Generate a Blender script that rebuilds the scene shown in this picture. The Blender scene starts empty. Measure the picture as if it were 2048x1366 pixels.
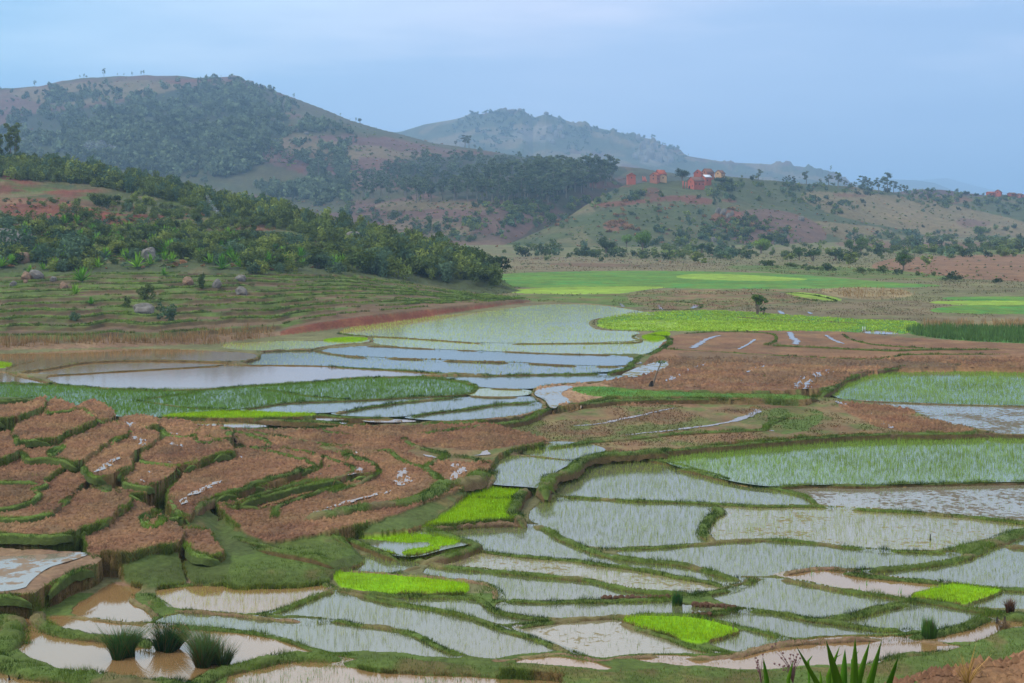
import bpy, math, random
import numpy as np
from mathutils import Vector, Matrix
from mathutils.geometry import tessellate_polygon
R = math.radians
rnd = random.Random(7)
rng = np.random.default_rng(11)
sc = bpy.context.scene
COL = sc.collection

# ------------------------------------------------------------------ camera
F = 2844.0; CX = 1024.0; HOR = 430.0; H = 16.0     # focal length and horizon in photograph pixels, eye height
cam = bpy.data.cameras.new('camera'); co = bpy.data.objects.new('camera', cam); COL.objects.link(co)
cam.sensor_width = 36; cam.lens = F * 36 / 2048
cam.shift_y = -(683 - HOR) / 2048
cam.clip_start = 0.5; cam.clip_end = 60000
co.location = (0, 0, H); co.rotation_euler = (R(90), 0, 0)
sc.camera = co

# ------------------------------------------------------------------ sky, sun, exposure
SUN = Vector((-0.70, -0.30, 0.80)).normalized()
W = bpy.data.worlds.new('World'); sc.world = W; W.use_nodes = True
nt = W.node_tree; nt.nodes.clear()
def wn(t, **k):
    n = nt.nodes.new(t)
    for a, b in k.items(): setattr(n, a, b)
    return n
out = wn('ShaderNodeOutputWorld'); bg = wn('ShaderNodeBackground'); bg.inputs['Strength'].default_value = 0.1
sky = wn('ShaderNodeTexSky', sky_type='NISHITA', sun_disc=False, sun_elevation=math.asin(SUN.z),
         sun_rotation=math.atan2(SUN.x, SUN.y), dust_density=3.0, air_density=1.2, altitude=1200)
tc = wn('ShaderNodeTexCoord'); sep = wn('ShaderNodeSeparateXYZ')
nt.links.new(tc.outputs['Generated'], sep.inputs[0])
ramp = wn('ShaderNodeValToRGB'); cr = ramp.color_ramp
stops = [(0.0, (.29, .43, .68)), (0.05, (.32, .46, .71)), (0.105, (.37, .51, .75)), (0.15, (.56, .64, .84)), (0.20, (.66, .75, .93)), (0.27, (.88, .92, 1.02)),
         (0.36, (1.16, 1.12, 1.20)), (0.55, (1.12, 1.10, 1.14)), (1.0, (.85, .90, 1.0))]
while len(cr.elements) < len(stops): cr.elements.new(0.5)
for e, (p, c) in zip(cr.elements, stops): e.position = p; e.color = (*c, 1)
mp = wn('ShaderNodeMapping'); mp.inputs['Scale'].default_value = (2.2, 2.2, 13)
nz = wn('ShaderNodeTexNoise'); nz.inputs['Scale'].default_value = 1.6; nz.inputs['Detail'].default_value = 5; nz.inputs['Roughness'].default_value = .5
nt.links.new(tc.outputs['Generated'], mp.inputs[0]); nt.links.new(mp.outputs[0], nz.inputs['Vector'])
def wmath(op, a, b=0.0):
    n = wn('ShaderNodeMath', operation=op)
    for i, v in enumerate((a, b)):
        if hasattr(v, 'links'): nt.links.new(v, n.inputs[i])
        else: n.inputs[i].default_value = v
    return n.outputs[0]
wob = wmath('MULTIPLY', wmath('SUBTRACT', nz.outputs['Fac'], 0.5), 0.22)
nt.links.new(wmath('ADD', sep.outputs['Z'], wob), ramp.inputs['Fac'])
gain = wn('ShaderNodeVectorMath', operation='SCALE'); gain.inputs['Scale'].default_value = 10.0
tn = wn('ShaderNodeMapRange'); nt.links.new(sep.outputs['X'], tn.inputs[0])
for i_, v_ in enumerate((-.36, .02, 1.0, 0.0)): tn.inputs[i_ + 1].default_value = v_
tint = wn('ShaderNodeMix', data_type='RGBA', blend_type='MULTIPLY'); tint.inputs['B'].default_value = (.72, .98, .99, 1)
tint2 = wn('ShaderNodeMapRange'); nt.links.new(sep.outputs['X'], tint2.inputs[0])
for i_, v_ in enumerate((.08, .36, 0.0, 1.0)): tint2.inputs[i_ + 1].default_value = v_
tint3 = wn('ShaderNodeMix', data_type='RGBA', blend_type='MULTIPLY'); tint3.inputs['B'].default_value = (.80, .88, .93, 1)
nt.links.new(tn.outputs[0], tint.inputs['Factor']); nt.links.new(ramp.outputs['Color'], tint.inputs['A'])
nt.links.new(tint2.outputs[0], tint3.inputs['Factor']); nt.links.new(tint.outputs['Result'], tint3.inputs['A'])
nt.links.new(tint3.outputs['Result'], gain.inputs[0])
mx = wn('ShaderNodeMix', data_type='RGBA'); mx.inputs['Factor'].default_value = 0.90
nt.links.new(sky.outputs[0], mx.inputs['A']); nt.links.new(gain.outputs[0], mx.inputs['B'])
nt.links.new(mx.outputs['Result'], bg.inputs['Color']); nt.links.new(bg.outputs[0], out.inputs[0])
sl = bpy.data.lights.new('sun', 'SUN'); sl.energy = 2.0; sl.angle = R(10); sl.color = (1, .95, .88)
so = bpy.data.objects.new('sun', sl); COL.objects.link(so); so.rotation_euler = SUN.to_track_quat('Z', 'Y').to_euler()
sc.view_settings.view_transform = 'Standard'; sc.view_settings.look = 'None'
sc.view_settings.exposure = 0.45; sc.view_settings.gamma = 1; sc.view_settings.use_curve_mapping = False
cy = sc.cycles; cy.max_bounces = 5; cy.diffuse_bounces = 2; cy.glossy_bounces = 3; cy.transmission_bounces = 2
cy.transparent_max_bounces = 12; cy.volume_bounces = 1; cy.caustics_reflective = False; cy.caustics_refractive = False
cy.use_denoising = True

# ------------------------------------------------------------------ helpers
def srgb(r, g, b, k=1.0):
    f = lambda c: ((c / 255 + .055) / 1.055) ** 2.4 if c > 10 else c / 255 / 12.92
    return (f(r) * k, f(g) * k, f(b) * k)

def hash2(ix, iy, seed):
    n = (ix.astype(np.int64) * 374761393 + iy.astype(np.int64) * 668265263 + seed * 974711) & 0x7fffffff
    n = ((n ^ (n >> 13)) * 1274126177) & 0x7fffffff
    n = (n ^ (n >> 16)) & 0x7fffffff
    return (n & 0xffff) / 65535.0
def vnoise(x, y, seed=0):
    x0 = np.floor(x); y0 = np.floor(y); fx = x - x0; fy = y - y0
    fx = fx * fx * (3 - 2 * fx); fy = fy * fy * (3 - 2 * fy)
    a = hash2(x0, y0, seed); b = hash2(x0 + 1, y0, seed); c = hash2(x0, y0 + 1, seed); d = hash2(x0 + 1, y0 + 1, seed)
    return (a * (1 - fx) + b * fx) * (1 - fy) + (c * (1 - fx) + d * fx) * fy
def fbm(x, y, seed=0, o=4):
    s = 0; a = .5; t = 0
    for i in range(o):
        s = s + a * vnoise(x, y, seed + i * 17); t += a; a *= .5; x = x * 2.03 + 7.1; y = y * 2.03 + 3.7
    return s / t
def sstep(a, b, x): t = np.clip((x - a) / (b - a), 0, 1); return t * t * (3 - 2 * t)

CROPS = {'A': (0, 700, 700), 'B': (600, 800, 700), 'C': (1348, 700, 700), 'D': (0, 900, 700), 'E': (650, 900, 700), 'F': (1348, 900, 700),
         'G': (0, 400, 700), 'H': (600, 480, 700), 'I': (1200, 530, 700), 'J': (674, 150, 700), 'K': (1348, 250, 700), 'L': (0, 100, 700),
         'M': (1200, 310, 300), 'N': (1748, 320, 300), 'O': (0, 1166, 300), 'Q': (1748, 1166, 300), 'R': (1500, 1226, 300), 'S': (0, 420, 300),
         'T': (850, 250, 400), 'V': (200, 1220, 300), 'Z': (0, 0, 2048)}
def pts(s):
    """a traced outline: survey sheet letter, then x,y on that sheet"""
    ox = oy = 0; k = 1; o = []
    for t in s.split():
        if t in CROPS: ox, oy, w = CROPS[t]; k = w / 2048; continue
        a, b = t.split(','); o.append((ox + float(a) * k, oy + float(b) * k))
    return np.array(o)
def chaikin(p, closed, n=2):
    for _ in range(n):
        if closed:
            q = np.roll(p, -1, 0); p = np.stack([.75 * p + .25 * q, .25 * p + .75 * q], 1).reshape(-1, 2)
        else:
            a, b = p[:-1], p[1:]
            m = np.stack([.75 * a + .25 * b, .25 * a + .75 * b], 1).reshape(-1, 2)
            p = np.vstack([p[:1], m[1:-1], p[-1:]]) if len(m) > 2 else p
    return p
def ground_xy(p, z):
    Y = F * (H - z) / (p[:, 1] - HOR); return np.stack([(p[:, 0] - CX) / F * Y, Y], 1)
def inpoly(x, y, p):
    c = np.zeros(x.shape, bool); n = len(p)
    for i in range(n):
        x1, y1 = p[i]; x2, y2 = p[(i + 1) % n]
        if y1 == y2: continue
        m = (y > min(y1, y2)) & (y <= max(y1, y2))
        if not m.any(): continue
        xi = x1 + (y - y1) * (x2 - x1) / (y2 - y1)
        c ^= m & (x < xi)
    return c

def mesh_np(name, v, f, col=None, mat=None, parent=None, smooth=False, nv=None, link=True):
    """v (n,3); f (m,3|4) int; col (n,3) per vertex colour"""
    me = bpy.data.meshes.new(name)
    v = np.ascontiguousarray(v, np.float32); f = np.ascontiguousarray(f, np.int32); k = f.shape[1]
    me.vertices.add(len(v)); me.vertices.foreach_set('co', v.ravel())
    me.loops.add(f.size); me.loops.foreach_set('vertex_index', f.ravel())
    me.polygons.add(len(f)); me.polygons.foreach_set('loop_start', np.arange(0, f.size, k, dtype=np.int32))
    me.polygons.foreach_set('loop_total', np.full(len(f), k, np.int32))
    if smooth: me.polygons.foreach_set('use_smooth', np.ones(len(f), bool))
    me.update(calc_edges=True)
    if col is not None:
        a = me.color_attributes.new('Col', 'FLOAT_COLOR', 'POINT')
        c = np.ones((len(v), 4), np.float32); c[:, :col.shape[1]] = col; a.data.foreach_set('color', c.ravel())
    if mat: me.materials.append(mat)
    o = bpy.data.objects.new(name, me)
    if link: COL.objects.link(o)
    if parent: o.parent = parent
    return o
def tag(o, label=None, cat=None, group=None, kind=None):
    if label: o['label'] = label
    if cat: o['category'] = cat
    if group: o['group'] = group
    if kind: o['kind'] = kind
    return o
def struct(o): o['kind'] = 'structure'; return o
def stuff(o, label, cat): return tag(o, label, cat, kind='stuff')

# ------------------------------------------------------------------ materials
def newmat(name):
    m = bpy.data.materials.new(name); m.use_nodes = True; t = m.node_tree
    b = t.nodes['Principled BSDF']; return m, t, b
def node(t, ty, **k):
    n = t.nodes.new(ty)
    for a, b in k.items():
        if a in n.inputs: n.inputs[a].default_value = b
        else: setattr(n, a, b)
    return n
def noise_node(t, scale, detail=4, rough=.55, vec=None):
    n = node(t, 'ShaderNodeTexNoise'); n.inputs['Scale'].default_value = scale; n.inputs['Detail'].default_value = detail; n.inputs['Roughness'].default_value = rough
    if vec is not None: t.links.new(vec, n.inputs['Vector'])
    return n
def mapr(t, src, a, b, c, d):
    n = node(t, 'ShaderNodeMapRange'); t.links.new(src, n.inputs[0])
    for i, v in enumerate((a, b, c, d)): n.inputs[i + 1].default_value = v
    return n.outputs[0]

def mat_earth():
    m, t, b = newmat('earth'); L = t.links.new
    at = node(t, 'ShaderNodeVertexColor', layer_name='Col')
    g = node(t, 'ShaderNodeNewGeometry')
    n1 = noise_node(t, 3.2, 6, .65, g.outputs['Position']); n2 = noise_node(t, .35, 5, .6, g.outputs['Position']); n3 = noise_node(t, .03, 4, .6, g.outputs['Position'])
    a = mapr(t, n1.outputs['Fac'], .3, .7, .68, 1.32); c = mapr(t, n2.outputs['Fac'], .3, .7, .82, 1.18); d = mapr(t, n3.outputs['Fac'], .3, .7, .88, 1.12)
    mu = node(t, 'ShaderNodeMath', operation='MULTIPLY'); L(a, mu.inputs[0]); L(c, mu.inputs[1])
    mu2 = node(t, 'ShaderNodeMath', operation='MULTIPLY'); L(mu.outputs[0], mu2.inputs[0]); L(d, mu2.inputs[1])
    s = node(t, 'ShaderNodeVectorMath', operation='SCALE'); L(at.outputs['Color'], s.inputs[0]); L(mu2.outputs[0], s.inputs['Scale'])
    hs = node(t, 'ShaderNodeHueSaturation'); L(s.outputs[0], hs.inputs['Color']); L(mapr(t, n2.outputs['Fac'], .25, .75, .485, .515), hs.inputs['Hue'])
    L(hs.outputs[0], b.inputs['Base Color'])
    bu = node(t, 'ShaderNodeBump'); bu.inputs['Strength'].default_value = .9; bu.inputs['Distance'].default_value = .12
    L(n1.outputs['Fac'], bu.inputs['Height']); L(bu.outputs[0], b.inputs['Normal'])
    b.inputs['Roughness'].default_value = .95; b.inputs['Specular IOR Level'].default_value = .15
    return m
def mat_water(name, mud, speck=0.0, thr=.5, scale=1.0, spc=(.12, .09, .06)):
    m, t, b = newmat(name); L = t.links.new
    g = node(t, 'ShaderNodeNewGeometry')
    n2 = noise_node(t, .08, 3, .5, g.outputs['Position'])
    mixc = node(t, 'ShaderNodeMix', data_type='RGBA'); mixc.inputs['A'].default_value = (*mud, 1)
    mixc.inputs['B'].default_value = (mud[0] * .75, mud[1] * .85, mud[2] * .9, 1); L(n2.outputs['Fac'], mixc.inputs['Factor'])
    L(mixc.outputs['Result'], b.inputs['Base Color'])
    b.inputs['Roughness'].default_value = .05 if name == 'muddy_water' else .10; b.inputs['IOR'].default_value = 2.15
    mpn = node(t, 'ShaderNodeMapping'); L(g.outputs['Position'], mpn.inputs[0]); mpn.inputs['Scale'].default_value = (1, 1.6, 1)
    n = noise_node(t, 5, 2, .5, mpn.outputs[0])
    bu = node(t, 'ShaderNodeBump'); bu.inputs['Strength'].default_value = .02 if name == 'muddy_water' else .06; bu.inputs['Distance'].default_value = .02
    L(n.outputs['Fac'], bu.inputs['Height']); L(bu.outputs[0], b.inputs['Normal'])
    if speck:
        d = node(t, 'ShaderNodeBsdfDiffuse'); d.inputs[0].default_value = (*spc, 1)
        ns = noise_node(t, scale, 5, .68, g.outputs['Position'])
        nl = noise_node(t, scale * .12, 2, .5, g.outputs['Position'])
        ad = node(t, 'ShaderNodeMath', operation='ADD'); L(ns.outputs['Fac'], ad.inputs[0]); L(mapr(t, nl.outputs['Fac'], .3, .7, -.12, .12), ad.inputs[1])
        fac = mapr(t, ad.outputs[0], thr - .02, thr + .03, 0, speck)
        ms = node(t, 'ShaderNodeMixShader'); L(fac, ms.inputs[0]); L(b.outputs[0], ms.inputs[1]); L(d.outputs[0], ms.inputs[2])
        L(ms.outputs[0], t.nodes['Material Output'].inputs[0])
    return m
def mat_leaf(name, var=.25, trans=.25, rough=.6):
    """foliage: colour from the mesh attribute, varied per object and by position"""
    m, t, b = newmat(name); L = t.links.new
    at = node(t, 'ShaderNodeVertexColor', layer_name='Col')
    oi = node(t, 'ShaderNodeObjectInfo'); g = node(t, 'ShaderNodeNewGeometry')
    n = noise_node(t, .9, 3, .6, g.outputs['Position'])
    mu = node(t, 'ShaderNodeMath', operation='MULTIPLY'); L(mapr(t, oi.outputs['Random'], 0, 1, 1 - var, 1 + var), mu.inputs[0]); L(mapr(t, n.outputs['Fac'], .3, .7, .78, 1.22), mu.inputs[1])
    s = node(t, 'ShaderNodeVectorMath', operation='SCALE'); L(at.outputs['Color'], s.inputs[0]); L(mu.outputs[0], s.inputs['Scale'])
    hs = node(t, 'ShaderNodeHueSaturation'); L(s.outputs[0], hs.inputs['Color']); L(mapr(t, oi.outputs['Random'], 0, 1, .515, .485), hs.inputs['Hue'])
    d = node(t, 'ShaderNodeBsdfDiffuse'); tr = node(t, 'ShaderNodeBsdfTranslucent'); L(hs.outputs[0], d.inputs[0]); L(hs.outputs[0], tr.inputs[0])
    ms = node(t, 'ShaderNodeMixShader'); ms.inputs[0].default_value = trans; L(d.outputs[0], ms.inputs[1]); L(tr.outputs[0], ms.inputs[2])
    L(ms.outputs[0], t.nodes['Material Output'].inputs[0]); t.nodes.remove(b)
    return m
def mat_plain(name, c, rough=.9, nscale=4, amp=.25, bump=.3, spec=.2):
    m, t, b = newmat(name); L = t.links.new
    tcn = node(t, 'ShaderNodeTexCoord'); n = noise_node(t, nscale, 6, .6, tcn.outputs['Object'])
    rgb = node(t, 'ShaderNodeRGB'); rgb.outputs[0].default_value = (*c, 1)
    s = node(t, 'ShaderNodeVectorMath', operation='SCALE'); L(rgb.outputs[0], s.inputs[0]); L(mapr(t, n.outputs['Fac'], .3, .7, 1 - amp, 1 + amp), s.inputs['Scale'])
    L(s.outputs[0], b.inputs['Base Color']); b.inputs['Roughness'].default_value = rough; b.inputs['Specular IOR Level'].default_value = spec
    bu = node(t, 'ShaderNodeBump'); bu.inputs['Strength'].default_value = bump; bu.inputs['Distance'].default_value = .1
    L(n.outputs['Fac'], bu.inputs['Height']); L(bu.outputs[0], b.inputs['Normal'])
    return m
M_EARTH = mat_earth()
MUD = (.25, .135, .055)
M_WATER = {
    'w': mat_water('muddy_water', MUD),
    'p': mat_water('paddy_water', (.10, .10, .05)),
    'y': mat_water('algae_water', (.26, .25, .06)),
    'd': mat_water('green_paddy_water', (.10, .14, .035)),
    's': mat_water('weedy_water', (.20, .16, .09), 1.0, .53, 2.4, (.13, .105, .075)),
    't': mat_water('silted_water', (.20, .16, .09), 1.0, .60, 2.6, (.20, .16, .09)),
    'g': mat_water('wet_mud', (.20, .15, .11), 1.0, .50, 1.4, (.21, .15, .105)),
    'm': mat_water('muddy_field_water', (.24, .18, .10), 1.0, .50, .9, (.16, .14, .06)),
}
M_LEAF = mat_leaf('foliage'); M_BLADE = mat_leaf('grass_blades', var=.03, trans=.3)

# palette: albedo of each kind of ground
PAL = {
    'soil': srgb(118, 86, 62), 'dark': srgb(100, 78, 58), 'red': srgb(116, 68, 52), 'brick': srgb(140, 76, 58), 'mud': srgb(124, 98, 76),
    'olive': srgb(100, 96, 64), 'stub': srgb(110, 94, 64), 'grass': srgb(82, 96, 44), 'dgrass': srgb(74, 84, 42), 'green': srgb(86, 114, 42),
    'lime': srgb(114, 152, 14), 'ygreen': srgb(122, 144, 50), 'deep': srgb(60, 118, 52), 'veg': srgb(122, 146, 54), 'dry': srgb(128, 110, 78),
    'scrub': srgb(78, 84, 52), 'pink': srgb(108, 94, 70), 'forest': srgb(52, 66, 46), 'rock': srgb(150, 140, 130), 'reed': srgb(70, 108, 42),
    'wet': srgb(140, 110, 84), 'bank': srgb(104, 84, 54), 'purple': srgb(112, 80, 72),
}

# ------------------------------------------------------------------ survey of the fields
# class, level in metres, outline.  water classes: see M_WATER; others: PAL.  4th: what grows there
FIELDS = []
def fld(c, z, s, grow=None):
    if s[:3] in ('A -', 'A 4', 'A 5', 'A 6', 'A 7', 'A 8', 'A 9', 'A 1', 'A 2', 'A 0') and z >= 1.4: z = 1 + (z - 1.25) * .66
    FIELDS.append((c, z, chaikin(pts(s), True, 2), grow))
# valley floor beyond the water, painted first
fld('olive', 1.0, 'Z 990,510 1500,505 2300,480 2300,700 1800,680 1300,664 1190,660 1180,640 1240,628 1290,622 1200,606 1060,600 960,600 960,560')
fld('pink', 1.0, 'Z 990,512 1200,515 1420,525 1500,535 1250,541 1000,543')
fld('dark', 1.0, 'Z 1070,528 1180,525 1320,531 1180,535')
fld('green', 1.0, 'Z 975,556 1000,546 1250,541 1420,543 1600,548 1760,564 1930,572 1700,577 1400,578 1230,574 1000,577')
fld('ygreen', 1.0, 'Z 1390,545 1560,553 1640,560 1500,563 1330,556')
fld('ygreen', 1.0, 'Z 990,582 1100,574 1360,572 1280,581 1240,588 1050,588')
fld('grass', 1.0, 'Z 960,592 1050,589 1240,589 1290,583 1470,580 1330,610 1260,616 1180,606 1060,604')
fld('stub', 1.0, 'Z 1240,590 1300,580 1480,578 1640,580 1700,600 1560,606 1400,622 1290,618')
fld('pink', 1.0, 'Z 1420,622 1560,612 1700,604 1860,600 1980,608 1880,632 1700,630 1560,628')
fld('dry', 1.0, 'Z 1625,580 1690,574 1790,576 1840,590 1770,600 1690,598')
fld('ygreen', 1.0, 'Z 1555,585 1620,584 1700,601 1640,601')
fld('green', 1.0, 'Z 1880,592 2300,594 2300,603 1890,602')
fld('green', 1.0, 'Z 1850,618 1950,607 2300,606 2300,629 1880,628')
fld('ygreen', 1.0, 'Z 1830,600 2300,603 2300,608 1900,612')
fld('pink', 1.0, 'Z 1845,632 2300,630 2300,643 1880,642')
fld('dry', 1.0, 'Z 1850,643 2300,641 2300,656 1840,654')
fld('dark', 1.0, 'Z 1650,480 1900,486 2300,480 2300,500 1700,500')
fld('soil', 1.0, 'Z 1750,522 1830,512 2300,505 2300,572 2000,562 1850,552 1740,540')
fld('grass', 1.0, 'Z 1700,498 2300,495 2300,505 1850,510')
fld('grass', 1.0, 'Z 1400,530 1700,532 1850,546 1960,562 1800,560 1560,548')
fld('green', 1.0, 'Z 1190,640 1230,630 1330,622 1450,620 1600,632 1750,640 1830,640 1850,656 1800,672 1700,662 1260,663 1200,656', 'veg')
fld('veg', 1.0, 'Z 1190,648 1260,640 1420,640 1600,646 1735,652 1650,660 1260,662 1200,656', 'veg')
fld('reed', 1.0, 'Z 1805,660 1870,654 2300,656 2300,694 1950,684 1830,672', 'reed')
fld('pink', 1.0, 'Z 1715,668 1726,660 1795,662 1800,672 1760,672')
fld('w', 1.0, 'Z 1726,662 1790,664 1794,669 1730,667')
# ploughed strips right of the water
fld('soil', 1.0, 'Z 1300,720 1330,675 1380,665 1450,661 1560,661 1700,662 1800,676 2300,700 2300,740 1960,735 1800,730 1700,750 1655,785 1150,778 1190,765 1250,755')
fld('dark', 1.0, 'I 430,505 800,515 1200,545 1700,560 2100,575 2100,600 1700,598 1300,590 900,580 500,560')
fld('soil', 1.0, 'I 400,560 700,570 1100,585 1450,600 1350,625 1000,640 700,650 400,690 200,680 300,600')
fld('m', 1.02, 'I 120,645 200,610 280,580 400,548 400,600 330,620 200,660')
fld('wet', 1.0, 'H 1360,880 1400,852 1560,842 1800,838 1850,890 1800,920 1480,985 1450,950')
fld('t', 1.03, 'H 1375,905 1400,870 1560,850 1600,860 1500,895 1560,930 1600,950 1500,965 1480,990 1460,955 1440,930')
fld('green', 1.0, 'H 1560,872 1640,855 1800,858 I 300,735 700,750 1100,752 1260,770 1200,792 900,782 500,775 0,770 H 1700,915', 'gr')
fld('stub', .55, 'Z 830,872 1000,848 1100,818 1170,800 1300,798 1500,798 1640,792 1720,800 1830,820 1860,838 1990,864 1800,866 1600,872 1450,886 1380,894 1300,905 1200,892 1110,884 1000,898 900,890')
fld('soil', .56, 'Z 1190,798 1500,796 1640,798 1560,812 1400,806 1190,815')
fld('soil', .56, 'C 900,290 1200,325 1350,345 1410,365 1400,385 1300,378 1500,412 1850,480 1300,480 1100,420')
fld('grass', .56, 'C 560,330 800,330 900,380 800,470 600,500 540,440')
fld('dark', .45, 'I 0,1035 200,1018 430,992 560,1010 540,1060 350,1085 180,1105 0,1108')
fld('m', .48, 'I 40,1050 200,1028 420,1028 560,1050 480,1075 330,1090 120,1085')
# paddies on the right
fld('d', .56, 'C 900,247 960,195 1050,155 1150,125 1300,103 1500,95 1800,97 2500,125 2500,330 1700,318 1200,298 1020,292 950,275', 'mid')
fld('s', .52, 'C 1100,298 1400,308 2500,332 2500,490 1890,488 1850,475 1700,445 1500,410 1400,395 1330,390 1300,380 1410,385 1400,360 1350,345 1200,325', 'few')
fld('d', .2, 'I 200,1118 350,1092 500,1086 600,1068 850,1045 1200,1015 1600,996 2048,990 C 1890,497 2500,495 F 2500,176 1500,190 1250,200 700,200 570,215 330,180 200,135 0,90 I 400,1150', 'mid')
fld('s', 0.0, 'F 590,220 700,205 850,200 1250,205 1500,195 1800,187 2500,180 2500,430 2000,412 1700,382 1400,357 1150,342 980,333 850,320 790,290 740,260', 'few')
fld('p', 0.0, 'B 1490,565 1500,510 1600,440 1700,390 1710,345 1950,335 C -141,640 F 0,90 100,105 200,135 330,180 550,218 650,230 740,260 790,290 830,322 500,325 150,305 6,300 E 1700,290 1500,272 1350,270', 'sp')
fld('p', .55, 'B 1130,345 1250,318 1400,332 1550,348 1610,352 1460,430 1470,470 1430,520 1370,508 1100,492 1120,460 1120,380', 'sp')
fld('p', .58, 'B 1290,312 1400,262 1500,240 1700,258 1800,295 1680,315 1650,350 1550,346 1400,330', 'sp')
fld('p', 0.0, 'E 1190,400 1200,350 1300,290 1360,272 1700,290 2048,300 F 150,305 235,310 270,330 290,355 230,375 190,400 175,440 190,490 240,520 290,530 150,545 E 1800,572 1600,582 1450,545 1360,500 1320,450 1230,435', 'sp')
fld('t', 0.0, 'F 290,320 500,325 850,325 1150,345 1700,385 2000,415 2500,470 2300,500 1900,500 1640,580 1400,590 1180,578 850,545 500,520 290,528 240,520 190,490 175,440 190,400 230,375 290,355', 'sp')
fld('p', 0.0, 'E 1640,590 2048,565 F 150,548 500,524 850,548 1180,580 1560,600 1700,592 1720,610 1600,640 1400,675 1080,705 940,688 700,700 600,735 480,740 330,740 200,710 E 2048,655 1850,640', 'sp')
fld('p', 0.0, 'F 1080,706 1200,697 1400,677 1600,642 1700,622 1780,585 1870,555 2048,575 2400,590 2400,830 1950,812 1650,780 1500,765 1150,730', 'sp')
fld('p', 0.0, 'F 1900,550 2048,515 2400,500 2400,600 2048,572', 'sp')
fld('w', 0.0, 'F 560,738 700,705 850,692 940,690 1150,732 1500,767 1640,778 1500,810 1370,855 1420,875 1200,845 900,800 750,765', 'edge')
fld('p', 0.0, 'F 190,850 380,795 480,742 550,742 750,767 900,802 1200,847 1350,868 1300,890 1000,960 850,990 740,972 500,930 370,920 300,910', 'sp')
fld('p', 0.0, 'F 850,992 1000,965 1300,897 1420,878 1550,892 1700,922 1850,945 1750,1015 1600,1050 1440,1060 1300,1045 1150,1035', 'sp')
fld('p', 0.0, 'F 160,965 370,922 500,932 740,975 850,992 1150,1038 1440,1050 1300,1085 1050,1082 850,1098 700,1105 600,1085 300,1010 150,975', 'sp')
fld('p', 0.0, 'F 180,1130 330,1085 420,1050 600,1088 720,1108 550,1145 400,1185 330,1180', 'sp')
fld('p', 0.0, 'F 1760,905 1850,865 1980,820 2400,830 2400,935 1850,935 1700,915', 'sp')
fld('w', 0.0, 'E 1780,1225 1850,1205 2048,1195 F 100,1210 250,1210 400,1190 550,1150 700,1115 850,1103 1050,1088 1300,1095 1500,1115 1700,1150 1650,1170 1450,1205 1250,1248 1000,1262 700,1272 560,1288 300,1283 0,1262 E 1900,1255')
fld('w', 0.0, 'F 1330,1100 1380,1085 1560,1070 1750,1020 1850,965 2400,975 2400,1020 1980,1040 1920,1060 1850,1100 1720,1140 1500,1115')
fld('w', 0.0, 'E 1080,1243 1200,1215 1300,1205 1450,1220 1560,1245 1720,1288 1560,1285 1300,1260')
fld('m', 0.0, 'Q -100,1200 250,1130 550,1085 560,1105 250,1200 -100,1260')
fld('p', 0.0, 'E 1000,890 1200,890 1600,882 2000,875 F 60,905 210,915 240,945 150,960 0,958 E 1900,960 1600,978 1400,988 1250,983 1100,962 1000,940', 'sp')
fld('p', 0.0, 'E 560,715 640,665 700,685 850,692 1000,702 1200,722 1400,742 1550,758 1700,792 1850,818 2048,832 F 200,830 100,850 E 2000,870 1600,878 1200,885 980,885 985,850 970,790 940,775 800,760 620,740', 'sp')
fld('p', 0.0, 'E 60,650 150,620 320,605 450,625 540,635 640,660 580,672 500,697 410,727 200,710 60,700', 'sp')
fld('t', 0.0, 'E 540,635 600,605 850,570 1000,600 1300,630 1600,665 1900,705 2048,740 F 100,750 300,790 370,800 300,805 200,830 6,830 E 1850,815 1700,790 1550,755 1400,740 1000,700 850,690 700,685 620,655', 'sp')
fld('p', 0.0, 'E 590,465 750,445 900,430 1200,430 1320,450 1360,500 1450,545 1550,590 1850,640 2048,655 F 200,710 450,755 480,740 380,790 300,790 100,750 E 1900,705 1600,665 1300,630 1000,600 870,575 830,540 760,500', 'sp')
fld('p', 0.0, 'E 450,850 650,855 860,855 920,875 960,930 1000,950 1100,968 1250,985 1400,990 1150,1010 1050,1035 900,985 700,940 500,900 380,868', 'sp')
fld('t', 0.0, 'E 1060,1035 1200,1020 1400,1005 1620,990 1730,1000 1900,1060 2048,1110 F 0,1110 100,1160 330,1190 150,1195 0,1190 E 1850,1195 1700,1215 1600,1225 1530,1205 1450,1178 1330,1135 1200,1085', 'few')
fld('p', 0.0, 'D 1530,962 1650,920 1800,860 1960,818 E 58,815 200,840 350,885 500,905 700,945 900,990 1200,1085 1450,1180 1530,1205 1400,1180 1300,1185 1150,1195 1050,1215 900,1225 850,1215 700,1160 520,1065 330,1025 200,1018 0,985', 'big')
fld('p', 0.0, 'D 950,985 1100,940 1300,955 1700,988 1902,985 E 200,1018 330,1025 520,1065 700,1160 850,1220 700,1225 500,1200 350,1185 100,1190 D 1900,1180 1700,1120 1450,1060 1150,1035 890,1025', 'big')
fld('w', 0.0, 'D 895,815 1100,790 1500,762 1880,767 1960,812 1800,860 1650,920 1520,962 1300,950 935,925', 'big')
fld('w', 0.0, 'D 1250,1500 1350,1300 1500,1240 1700,1205 1850,1200 2048,1225 E 300,1270 600,1290 900,1300 1200,1305 1350,1320 1550,1500', 'tuft')
fld('w', 0.0, 'D 320,975 600,992 890,1015 1300,1050 1600,1095 1850,1175 1950,1200 1650,1195 1500,1225 1350,1265 1220,1330 1000,1380 800,1340 600,1315 300,1270 120,1195 50,1090 25,1000 60,930 175,880 230,980')
fld('w', 0.0, 'D 360,970 640,780 700,780 860,805 760,860 870,940 900,985 890,1015 600,990')
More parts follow.
